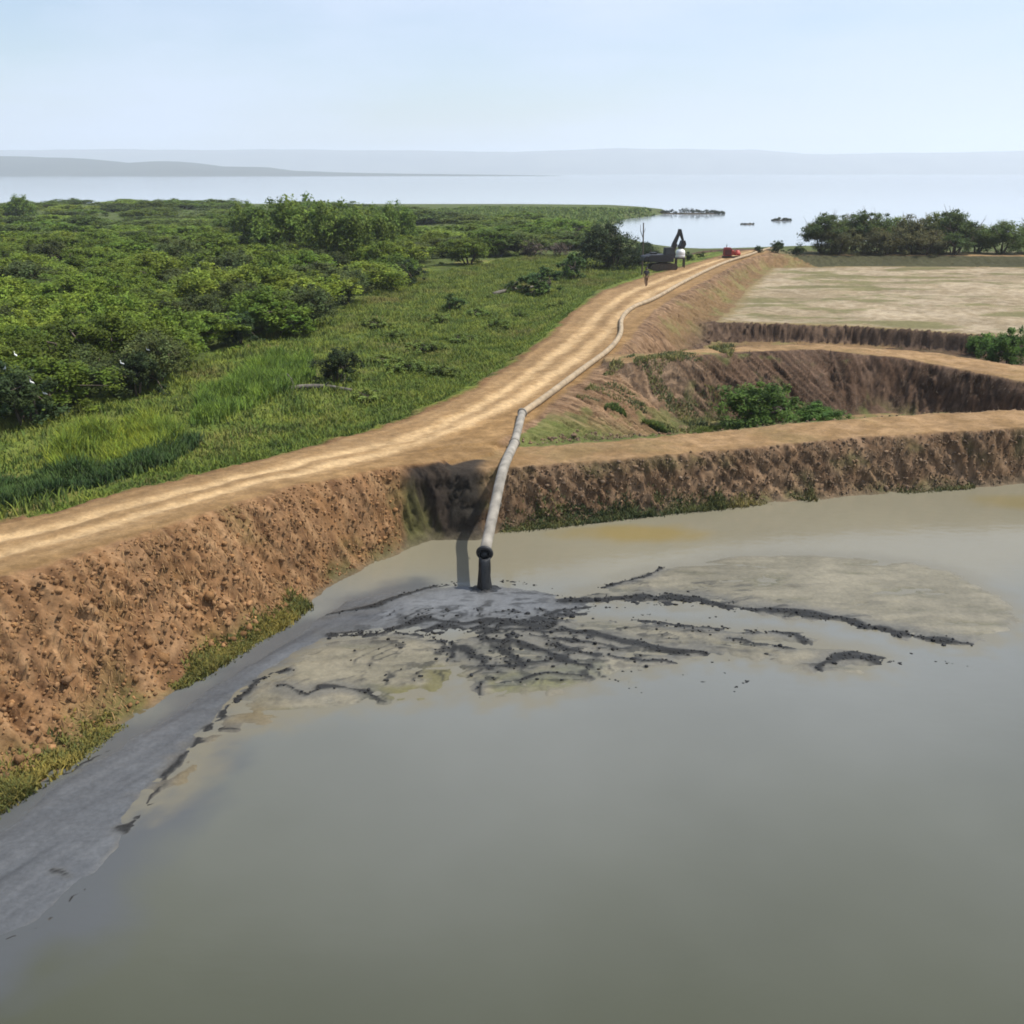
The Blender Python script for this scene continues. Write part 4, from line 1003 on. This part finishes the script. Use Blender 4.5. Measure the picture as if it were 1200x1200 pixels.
gx, gy = scatter(11000, [(618, 512), (690, 492), (760, 484), (850, 480), (990, 490), (960, 497), (860, 505), (760, 514), (640, 521)], .3, 713, lambda x, y, r: (DYKE1.ev(x, y)[0] > .7) & (ROAD.ev(x, y)[0] > .9) & (DYKE1.ev(x, y)[0] < 7 + 3 * perlin(x * .4, y * .4, 621)))
blades('basin_grass', gx, gy, .28, .06, (.10, .135, .03), lean=.6, yel=.3)
gx, gy = scatter(7000, [(640, 498), (690, 470), (730, 455), (800, 430), (860, 430), (850, 490), (760, 492)], 1.2, 714, lambda x, y, r: (perlin(x * .4, y * .4, 620) > -.02) & (ROAD.ev(x, y)[0] > .8))
blades('slope_weeds', gx, gy, .2, .06, (.13, .135, .045), lean=.7, yel=.3)

# loose clods and dry straw on the dug faces, set on the faces themselves
rg = np.random.default_rng(801)
PXf, GNf = PX.reshape(-1, 3), GN.reshape(-1, 3)
def face_pick(k, n, ymax, smin=.35, thr=None):
    m = (INFO['slope'] > smin) & (INFO['k'] == k) & (GZ > .08) & (GY < ymax) & (GY > 12) & (np.abs(GX) < 34)
    if k == 0: m &= (INFO['rb'][0][3] > 0) & ~((GX > P(470, 600, 1.2)[0]) & (GY > 35))
    if k == 1: m &= GX > P(588, 600, 1.2)[0]
    if thr is not None: m &= fbm(INFO['fu'] * .55, INFO['fv'] * .8, 3, 181) + .35 * perlin(GX * 2.5, GY * 2.5, 183) > thr
    c = np.flatnonzero(m.ravel())
    w = np.linalg.norm(np.cross(du, dv), axis=-1).ravel()[c]; w = w / w.sum()
    return rg.choice(c, min(n, len(c)), replace=False, p=w)
i_ = face_pick(0, 4200, 44); lumps('earth_clods', PXf[i_] + GNf[i_] * .01, .042, 802, (.235, .130, .060), M_SOIL, .9)
i_ = face_pick(1, 3500, 56); lumps('dyke_clods', PXf[i_] + GNf[i_] * .01, .045, 803, (.165, .112, .070), M_SOIL, .9)
def straw(name, idx, L, wid, base, seed):
    rng = np.random.default_rng(seed); p = PXf[idx]; n_ = GNf[idx]; n = len(idx)
    down = np.stack([n_[:, 0] * n_[:, 2], n_[:, 1] * n_[:, 2], -(n_[:, 0] ** 2 + n_[:, 1] ** 2)], 1) + rng.normal(0, .25, (n, 3)); down /= np.linalg.norm(down, axis=1)[:, None] + 1e-9
    sd_ = np.cross(down, n_); sd_ /= np.linalg.norm(sd_, axis=1)[:, None] + 1e-9
    l = (L * rng.uniform(.5, 1.4, n))[:, None]; w = (wid * rng.uniform(.6, 1.4, n))[:, None]
    b = p + n_ * .005; m = p + down * l * .5 + n_ * l * .16; t = p + down * l + n_ * l * .06
    v = np.stack([b - sd_ * w * .5, b + sd_ * w * .5, m + sd_ * w * .5, m - sd_ * w * .5, t], 1)
    k = np.arange(n) * 5
    c = np.array(base)[None] * rng.uniform(.55, 1.35, n)[:, None]
    return structure(link(name, new_mesh(name, v.reshape(-1, 3), np.stack([k, k + 1, k + 2, k + 3], 1), np.stack([k + 3, k + 2, k + 4], 1), col=np.repeat(c, 5, 0), smooth=False), M_STRAW), 'stuff')
i_ = face_pick(0, 24000, 44, .25, -.08); straw('bank_straw', i_, .24, .017, (.26, .150, .068), 804)
i_ = face_pick(1, 12000, 56, .25, -.05); straw('dyke_straw', i_, .22, .019, (.17, .118, .066), 805)
i_ = face_pick(2, 9000, 80, .25, -.05); straw('basin_straw', i_, .24, .024, (.085, .060, .038), 806)

# ------------------------------------------------------------------ discharge pipe
PR = .20
pz = lambda px, py, z: P(px, py, z)
run = [(905, 290.5), (880, 298), (846, 309), (806, 328), (768, 349), (742, 360), (729, 373), (727, 391), (714, 409), (682, 433), (642, 463), (612, 484)]
ptsA = []
for px, py in run:
    q = P(px, py, 3.0)
    for _ in range(4):
        g = float(ground_z(q[0], q[1])[0]); q = P(px, py, g + PR * .8)
    ptsA.append(q)
ptsA = np.array(ptsA)
def smooth(pts, n=8):
    pts = np.asarray(pts); out = []
    e = np.vstack([2 * pts[0] - pts[1], pts, 2 * pts[-1] - pts[-2]])
    for k in range(1, len(e) - 2):
        for t in np.linspace(0, 1, n, endpoint=False):
            a, b, c, d = e[k - 1], e[k], e[k + 1], e[k + 2]
            out.append(.5 * ((2 * b) + (-a + c) * t + (2 * a - 5 * b + 4 * c - d) * t * t + (-a + 3 * b - 3 * c + d) * t ** 3))
    out.append(pts[-1]); return np.array(out)
A = smooth(ptsA, 8)
for k in range(len(A)):                                    # the hose lies on the ground, a little sunk in the dust
    A[k, 2] = max(A[k, 2], float(ground_z(A[k, 0], A[k, 1])[0]) + PR * .7)
outlet = np.array([P(568, 646, 0)[0] * 0, 0, 0.0])
Y_OUT = OUT[1] + .15
o_c = PD(568, 648, Y_OUT)                                  # centre of the outlet collar
kink = P(603, 519, float(ground_z(*P(603, 519, 2.6)[:2])[0]) + PR * 1.0)
lipp = PD(590, 549, P(590, 549, 2.85)[1]); lipp[2] = max(lipp[2], 2.7)
pipe = empty('discharge_pipe', tuple(kink), 'long pale dusty pipe along the dirt road emptying into the pond', 'pipe')
def part_tube(name, pts, r, mat, sides=16, parent=pipe, caps=True):
    pts = np.asarray(pts) - np.array(parent.location)
    r = np.full(len(pts), r) if np.isscalar(r) else np.asarray(r)
    v, f = tubes([(pts, r)], sides)
    me = new_mesh(name, v, f)
    return link(name, me, mat, parent)
rj = [PR * (1 + .05 * math.sin(k * 1.7) * (k % 3 == 0)) for k in range(len(A))]
part_tube('hose', A, np.array(rj) * .86, M_HOSE)
part_tube('pipe_section', smooth([A[-1] + np.array((0, .1, 0)), (A[-1] + kink) / 2, kink], 6), PR * .95, M_PIPE)
part_tube('pipe_section', smooth([kink, lipp, (lipp + o_c) / 2 + np.array((0, 0, .06)), o_c], 8), PR, M_PIPE)
def ring(name, c, ax, R, r, mat, parent=pipe):
    ax = np.array(ax, float); ax /= np.linalg.norm(ax); a = np.cross(ax, (0, 0, 1.)); a /= np.linalg.norm(a); b = np.cross(ax, a)
    V, F = [], []; n, m = 28, 10
    for i in range(n):
        t = 2 * math.pi * i / n; d = math.cos(t) * a + math.sin(t) * b
        for j in range(m):
            s = 2 * math.pi * j / m
            V.append(c + d * (R + r * math.cos(s)) + ax * r * math.sin(s) - np.array(parent.location))
    for i in range(n):
        for j in range(m):
            F.append((i * m + j, ((i + 1) % n) * m + j, ((i + 1) % n) * m + (j + 1) % m, i * m + (j + 1) % m))
    return link(name, new_mesh(name, V, F), mat, parent)
axd = o_c - lipp
ring('collar', o_c, axd, PR + .035, .075, M_RUBBER)
ring('flange', kink, axd, PR + .01, .045, M_PIPE)
ring('flange', A[-1], A[-1] - A[-3], PR + .01, .045, M_PIPE)
ring('flange', lipp + axd * .45, axd, PR + .005, .03, M_PIPE)
# black slurry pouring out
rng = np.random.default_rng(900)
land = np.array((OUT[0], OUT[1] - .1, -.02))
st = []
V, F = [], []; n, m = 18, 20
for i in range(n):
    t = i / (n - 1)
    vx = o_c + axd / np.linalg.norm(axd) * (.05 + .25 * t) ; zc = o_c[2] - .02 + (land[2] - o_c[2]) * t ** 1.5
    c = np.array((lerp(o_c[0], land[0], t), lerp(o_c[1] + .05, land[1], t ** .6), zc))
    R = PR * (1.08 - .06 * math.sin(math.pi * t) + .25 * max(0, t - .8) * 3)
    for j in range(m):
        s = 2 * math.pi * j / m
        rr = R * (1 + (.15 + .35 * t) * perlin(np.array([2.2 * math.cos(s) + 5]), np.array([2.2 * math.sin(s) + i * .09]), 77)[0] * 1.5)
        tilt = 1 - t
        V.append(c + np.array((rr * math.cos(s), rr * math.sin(s) * (.55 + .35 * t), rr * math.sin(s) * .8 * max(0, 1 - 3 * t))))
for i in range(n - 1):
    for j in range(m): F.append((i * m + j, i * m + (j + 1) % m, (i + 1) * m + (j + 1) % m, (i + 1) * m + j))
nb = len(V); K = 40
prof = [(.17, .07), (.25, .08), (.34, .045), (.46, .015), (.60, -.02)]
for rr, hh in prof:
    for j in range(K):
        a = 2 * math.pi * j / K; w = 1 + .28 * perlin(np.array([rr * 3 + math.cos(a) * 2.1]), np.array([math.sin(a) * 2.1]), 171)[0] * 1.6
        V.append(np.array((land[0] + rr * w * math.cos(a) * 1.15, land[1] + rr * w * math.sin(a) * .85, max(-.02, hh * (1 + .8 * perlin(np.array([a * 3.1]), np.array([rr * 6]), 173)[0]) + .0))))
for i in range(len(prof) - 1):
    for j in range(K): F.append((nb + i * K + j, nb + i * K + (j + 1) % K, nb + (i + 1) * K + (j + 1) % K, nb + (i + 1) * K + j))
F = np.array(F)
V.append(o_c + np.array((0, .02, 0))); tri = [(len(V) - 1, j, (j + 1) % m) for j in range(m)]
tag(link('slurry_stream', new_mesh('slurry_stream', V, F, tri), M_SLURRY), 'black slurry stream falling from the pipe mouth onto the mud', 'slurry')

# ------------------------------------------------------------------ logs
def log(name, pts, r, lb, branches=()):
    root = empty(name, tuple(pts[0]), lb, 'log')
    P0 = np.array(pts[0]); pts = smooth(pts, 6); n = len(pts)
    rad = np.linspace(r, r * .55, n) * (1 + .12 * perlin(np.arange(n) * .7, np.zeros(n), 5))
    rad[0] *= .8
    v, f = tubes([(pts - P0, rad)], 10)
    k = len(v); v = np.vstack([v, [pts[0] - P0], [pts[-1] - P0]])
    tri = [(k, (j + 1) % 10, j) for j in range(10)] + [(k + 1, k - 10 + j, k - 10 + (j + 1) % 10) for j in range(10)]
    link('stem', new_mesh('stem', v, f, tri), M_LOG, root)
    for b in branches:
        bv, bf = tubes([(np.array(b) - P0, np.linspace(r * .4, r * .12, len(b)))], 6)
        link('branch', new_mesh('branch', bv, bf), M_LOG, root)
    return root
def gp(px, py, dz):
    q = P(px, py, .9)
    return np.array((q[0], q[1], float(ground_z(q[0], q[1])[0]) + dz))
a, b, c, d = gp(315, 466, .14), gp(345, 459, .22), gp(380, 457, .2), gp(412, 459, .14)
log('fallen_log', [a, b, c, d], .2, 'grey fallen log lying in grass below the dark dense shrub', [[b, b + np.array((-.2, .3, .5)), b + np.array((-.5, .5, .8))], [c, c + np.array((.4, -.2, .35))]])
a, b, c = gp(578, 347, .2), gp(600, 342, .3), gp(625, 339, .25)
log('fallen_log', [a, b, c], .22, 'pale fallen log near the wide green shrub left of road bend', [[b, b + np.array((.4, .4, .7)), b + np.array((1.0, .6, 1.0))]])

# ------------------------------------------------------------------ person, birds
def skin_obj(name, joints, edges, mat, parent, sub=2):
    me = bpy.data.meshes.new(name)
    me.from_pydata([j[:3] for j in joints], edges, [])
    o = link(name, me, mat, parent)
    md = o.modifiers.new('skin', 'SKIN'); md.use_smooth_shade = True
    for k, j in enumerate(joints):
        s = me.skin_vertices[0].data[k]; s.radius = (j[3], j[4] if len(j) > 4 else j[3]); s.use_root = (k == 0)
    ss = o.modifiers.new('sub', 'SUBSURF'); ss.levels = sub; ss.render_levels = sub
    return o
g = P(757, 335, 3.0); gz = float(ground_z(g[0], g[1])[0])
per = empty('person', (g[0], g[1], gz), 'person in dark shirt and brown trousers walking up the dirt road edge', 'person', rz=.3)
per.scale = (1.12, 1.12, 1.08)
# pelvis first: walking away, one arm slightly forward
J = [(0, 0, .92, .13, .10), (0, 0, 1.12, .13, .10), (0, .01, 1.34, .16, .10), (0, .01, 1.46, .06), (0, .02, 1.53, .055), (0, .03, 1.63, .095, .10), (0, .03, 1.71, .07),
     (.18, .01, 1.40, .06), (.24, -.04, 1.14, .045), (.25, .04, .90, .035), (.25, .07, .83, .03), (-.18, .01, 1.40, .06), (-.24, .05, 1.14, .045), (-.23, .16, .93, .035), (-.23, .2, .87, .03),
     (.09, 0, .86, .095), (.10, .08, .49, .062), (.10, .02, .10, .045), (.10, .14, .04, .035), (-.09, 0, .86, .095), (-.10, -.03, .49, .062), (-.10, -.18, .12, .045), (-.10, -.08, .04, .035)]
E = [(0, 1), (1, 2), (2, 3), (3, 4), (4, 5), (5, 6), (2, 7), (7, 8), (8, 9), (9, 10), (2, 11), (11, 12), (12, 13), (13, 14), (0, 15), (15, 16), (16, 17), (17, 18), (0, 19), (19, 20), (20, 21), (21, 22)]
skin_obj('body', J, E, M_SKIN, per)
J2 = [(0, 0, .90, .15, .12), (0, 0, 1.12, .148, .118), (0, .01, 1.34, .175, .118), (0, .01, 1.45, .075), (.19, .01, 1.40, .078), (.235, -.03, 1.18, .066), (-.19, .01, 1.40, .078), (-.235, .04, 1.18, .066)]
skin_obj('shirt', J2, [(0, 1), (1, 2), (2, 3), (2, 4), (4, 5), (2, 6), (6, 7)], M_SHIRT, per)
J3 = [(0, 0, .93, .14, .115), (.095, 0, .84, .112), (.102, .08, .49, .082), (.102, .03, .13, .066), (-.095, 0, .84, .112), (-.102, -.03, .49, .082), (-.102, -.165, .15, .066)]
skin_obj('trousers', J3, [(0, 1), (1, 2), (2, 3), (0, 4), (4, 5), (5, 6)], M_TROUS, per)
J4 = [(0, .0, 1.68, .095, .10), (0, -.03, 1.63, .085, .07), (0, .03, 1.735, .06)]
skin_obj('hair', J4, [(0, 1), (0, 2)], M_HAIR, per)

def make_egret():
    root = empty('egret', (0, 0, 0), '', 'bird', 'white birds roosting in the shrubs')
    J = [(0, 0, .30, .075, .07), (-.10, 0, .285, .055, .05), (-.19, 0, .25, .02), (.08, 0, .35, .055, .05), (.11, 0, .43, .03), (.09, 0, .50, .024), (.115, 0, .56, .026), (.15, 0, .575, .024)]
    skin_obj('body', J, [(0, 1), (1, 2), (0, 3), (3, 4), (4, 5), (5, 6), (6, 7)], M_FEATHER, root)
    v, f = tubes([(np.array([(.165, 0, .575), (.20, 0, .567), (.245, 0, .555)]), [.013, .009, .002])], 6)
    link('beak', new_mesh('beak', v, f), M_BEAK, root)
    for s in (-1, 1):
        v, f = tubes([(np.array([(.0, s * .025, .26), (.015, s * .028, .13), (.0, s * .03, 0)]), [.010, .007, .006]), (np.array([(-.03, s * .03, .004), (.05, s * .03, .004)]), [.006, .004])], 5)
        link('leg', new_mesh('leg', v, f), M_RUBBER, root)
    return root
eg = make_egret(); first = True
bird_spots = [(18, 415, 'topmost white egret of the roost at the left frame edge'), (38, 433, 'white egret in the middle of the left roost'), (37, 447, 'white egret low in the left roost'),
              (52, 460, 'lowest white egret, at right of the left roost'), (143, 425, 'white egret perched in front of the darker shrub'), (173, 409, 'large white egret highest on the shrub right of the roost'), (5, 431, 'white egret cut close to the left frame edge')]
EGRET_SPOTS = bird_spots
bpy.context.view_layer.update()
dg = bpy.context.evaluated_depsgraph_get()
for px, py, lb in bird_spots:
    X, Y = (px - 600) / FPX, (600 - py) / FPX
    d = Vector((X, CP + Y * SP, -SP + Y * CP)).normalized()
    # perch on the first foliage that the sight line meets
    o0 = Vector((0, 0, CAM_H)) + d * 2.0
    hit, loc, *_ = scene.ray_cast(dg, o0, d, distance=400)
    k = 0
    while hit and k < 6 and _[2].name.startswith('haze'):
        hit, loc, *_ = scene.ray_cast(dg, loc + d * .01, d, distance=400); k += 1
    loc = loc - d * .12 if hit else Vector(PD(px, py, 50))
    if first: e = eg; e.location = loc - Vector((0, 0, .3)); e['label'] = lb; first = False
    else: e = dup(eg, loc - Vector((0, 0, .3)), 0, (1, 1, 1), lb, 'white birds roosting in the shrubs')
    e.rotation_euler = (0, 0, random.uniform(-.6, .6) + (3.14 if random.random() < .4 else 0)); e.scale = (.8,) * 3

# ------------------------------------------------------------------ machines near the road end
def bm_obj(name, build, mat, parent, bevel=.03):
    bm = bmesh.new(); build(bm)
    me = bpy.data.meshes.new(name); bm.to_mesh(me); bm.free()
    o = link(name, me, mat, parent)
    if bevel:
        md = o.modifiers.new('bevel', 'BEVEL'); md.width = bevel; md.segments = 2; md.limit_method = 'ANGLE'
    return o
def box(bm, c, s, ry=0.0):
    r = bmesh.ops.create_cube(bm, size=1)
    for v in r['verts']:
        x, y, z = v.co.x * s[0], v.co.y * s[1], v.co.z * s[2]
        v.co = Vector((c[0] + x * math.cos(ry) + z * math.sin(ry), c[1] + y, c[2] - x * math.sin(ry) + z * math.cos(ry)))
def prism(bm, prof, y0, y1):
    """profile in x-z, extruded along y"""
    a = [bm.verts.new((x, y0, z)) for x, z in prof]; b = [bm.verts.new((x, y1, z)) for x, z in prof]
    bm.faces.new(a); bm.faces.new(b[::-1]); n = len(prof)
    for k in range(n): bm.faces.new((a[k], b[k], b[(k + 1) % n], a[(k + 1) % n]))
    bmesh.ops.recalc_face_normals(bm, faces=bm.faces)
e0 = PD(776, 312, 121); e0[2] = float(ground_z(e0[0], e0[1])[0])
EXS = .9
ex = empty('excavator', tuple(e0), 'dark tracked excavator with raised boom beside the dirt road', 'excavator', rz=math.radians(8))
def track(y):
    def f(bm):
        pr = [(1.75 * math.cos(t) * (1 if abs(math.cos(t)) < .2 else 1), .42 + .42 * math.sin(t)) for t in np.linspace(0, 2 * math.pi, 21)[:-1]]
        pr = [(1.35 + .42 * math.cos(t), .42 + .42 * math.sin(t)) for t in np.linspace(-math.pi / 2, math.pi / 2, 9)] + [(-1.35 + .42 * math.cos(t), .42 + .42 * math.sin(t)) for t in np.linspace(math.pi / 2, 1.5 * math.pi, 9)]
        prism(bm, pr, y - .27, y + .27)
        for k in range(9): box(bm, (-1.3 + k * .325, y, .85), (.18, .58, .06))
    return f
bm_obj('track', track(-.95), M_RUST, ex, .01); bm_obj('track', track(.95), M_RUST, ex, .01)
bm_obj('undercarriage', lambda bm: (box(bm, (0, 0, .62), (1.7, 1.5, .5)), box(bm, (0, 0, .98), (1.1, 1.1, .22))), M_RUST, ex)
bm_obj('house', lambda bm: (prism(bm, [(-2.3, 1.1), (1.2, 1.1), (1.2, 1.75), (.2, 2.05), (-1.9, 2.05), (-2.3, 1.8)], -1.2, 1.2), box(bm, (-1.2, .4, 2.17), (.9, .8, .22))), M_DARKM, ex, .06)
bm_obj('counterweight', lambda bm: prism(bm, [(-2.75, 1.2), (-2.305, 1.12), (-2.305, 1.95), (-2.6, 1.9), (-2.75, 1.7)], -1.15, 1.15), M_DARKM, ex, .08)
cb = bm_obj('cab', lambda bm: prism(bm, [(-.1, 1.78), (1.35, 1.6), (1.45, 2.1), (1.1, 2.95), (0, 2.95)], -1.18, -.25), M_DARKM, ex, .05)
bm_obj('window', lambda bm: prism(bm, [(.1, 2.1), (1.22, 2.1), (1.0, 2.82), (.1, 2.82)], -1.20, -1.183), M_GLASS, cb, 0)
bm_obj('boom', lambda bm: prism(bm, [(.8, 1.55), (1.2, 1.5), (1.75, 3.1), (2.35, 4.9), (2.1, 5.05), (1.25, 3.35)], -.05, .37), M_DARKM, ex, .03)
bm_obj('stick', lambda bm: prism(bm, [(2.02, 5.25), (2.4, 5.2), (2.85, 3.7), (2.62, 3.62), (2.18, 4.6)], -.02, .34), M_DARKM, ex, .02)
bm_obj('bucket', lambda bm: prism(bm, [(2.5, 3.75), (2.9, 3.78), (3.05, 3.3), (2.8, 2.75), (2.3, 2.75), (2.1, 2.98), (2.35, 3.3)], -.4, .72), M_DARKM, ex, .03)
def cyl(p, q, r):
    v, f = tubes([(np.array([p, q]), [r, r])], 8); return new_mesh('cylinder', v, f)
link('hydraulic_ram', cyl((1.35, .16, 1.7), (1.95, .16, 3.3), .09), M_RUST, ex)
link('hydraulic_ram', cyl((1.7, .16, 3.9), (2.05, .16, 5.15), .07), M_RUST, ex)
link('exhaust_pipe', cyl((-1.5, .6, 2.0), (-1.5, .6, 2.75), .06), M_RUST, ex)
# thin bare pole left of the excavator
ex.scale = (EXS, EXS, EXS)
pb = PD(753, 300, 124); pzg = float(ground_z(pb[0], pb[1])[0]); tp = PD(752, 261, 124)
pole = empty('wooden_pole', (pb[0], pb[1], pzg), 'thin bare brown pole standing left of the excavator', 'pole')
hp = tp[2] - pzg
v, f = tubes([(np.array([(0, 0, -.3), (.03, 0, hp * .5), (-.05, 0, hp)]), [.11, .09, .07])], 8)
link('post', new_mesh('post', v, f), M_BARK, pole)
v, f = tubes([(np.array([(-.02, 0, hp * .72), (-.35, .1, hp * .85), (-.4, .1, hp * .97)]), [.05, .04, .02]), (np.array([(-.03, 0, hp * .8), (.25, 0, hp * .9)]), [.04, .02])], 6)
link('branch_stub', new_mesh('branch_stub', v, f), M_BARK, pole)

def lathe(name, prof, mat, parent, n=24, off=(0, 0, 0)):
    V, F = [], []
    for r, z in prof:
        for k in range(n): V.append((off[0] + r * math.cos(2 * math.pi * k / n), off[1] + r * math.sin(2 * math.pi * k / n), off[2] + z))
    for i in range(len(prof) - 1):
        for k in range(n): F.append((i * n + k, i * n + (k + 1) % n, (i + 1) * n + (k + 1) % n, (i + 1) * n + k))
    return link(name, new_mesh(name, V, F), mat, parent)
t0 = PD(797, 302, 124); t0[2] = float(ground_z(t0[0], t0[1])[0])
tk = empty('water_tank', tuple(t0), 'white round tank on a low stand right of the excavator', 'tank')
dzt = max(0, PD(797, 303, 124)[2] - t0[2])
lathe('barrel', [(.02, .12), (.5, .13), (.56, .2), (.57, .42), (.55, .45), (.57, .48), (.57, .78), (.5, 1.0), (.25, 1.12), (.24, 1.18), (.01, 1.19)], M_WHITE, tk, off=(0, 0, dzt))
lathe('lid', [(.26, 1.17), (.27, 1.24), (.2, 1.27), (.01, 1.275)], M_DARKM, tk, off=(0, 0, dzt))
bm_obj('stand', lambda bm: (box(bm, (0, 0, dzt + .06), (1.15, 1.15, .12)), [box(bm, (a, b, dzt / 2 - .1), (.14, .14, dzt + .2)) for a in (-.48, .48) for b in (-.48, .48)]), M_RUST, tk, .01)

r0 = PD(858, 301, 138); r0[2] = float(ground_z(r0[0], r0[1])[0])
rp = empty('pump_engine', tuple(r0), 'small red machine with dark hood at the far road end', 'machine', rz=math.radians(-6))
bm_obj('skid', lambda bm: (box(bm, (0, -.42, .1), (2.7, .12, .18)), box(bm, (0, .42, .1), (2.7, .12, .18)), box(bm, (-1.0, 0, .22), (.12, .9, .08)), box(bm, (1.0, 0, .22), (.12, .9, .08))), M_RUST, rp, .01)
bm_obj('engine_hood', lambda bm: prism(bm, [(-1.25, .26), (-.1, .26), (-.1, 1.2), (-.3, 1.35), (-1.1, 1.35), (-1.25, 1.2)], -.5, .5), M_DRED, rp, .05)
bm_obj('radiator_grille', lambda bm: [box(bm, (-.67, -.515, .45 + k * .11), (.8, .025, .05)) for k in range(6)], M_DARKM, rp, 0)
lathe('pump_casing', [(.02, 0), (.35, .02), (.46, .1), (.46, .38), (.3, .48), (.28, .7), (.02, .72)], M_RED, rp, off=(.65, 0, .3))
link('exhaust_pipe', cyl((-.8, .2, 1.3), (-.8, .2, 1.75), .05), M_RUST, rp)
bm_obj('fuel_tank', lambda bm: box(bm, (.1, .15, .65), (.36, .6, .6)), M_RED, rp, .06)
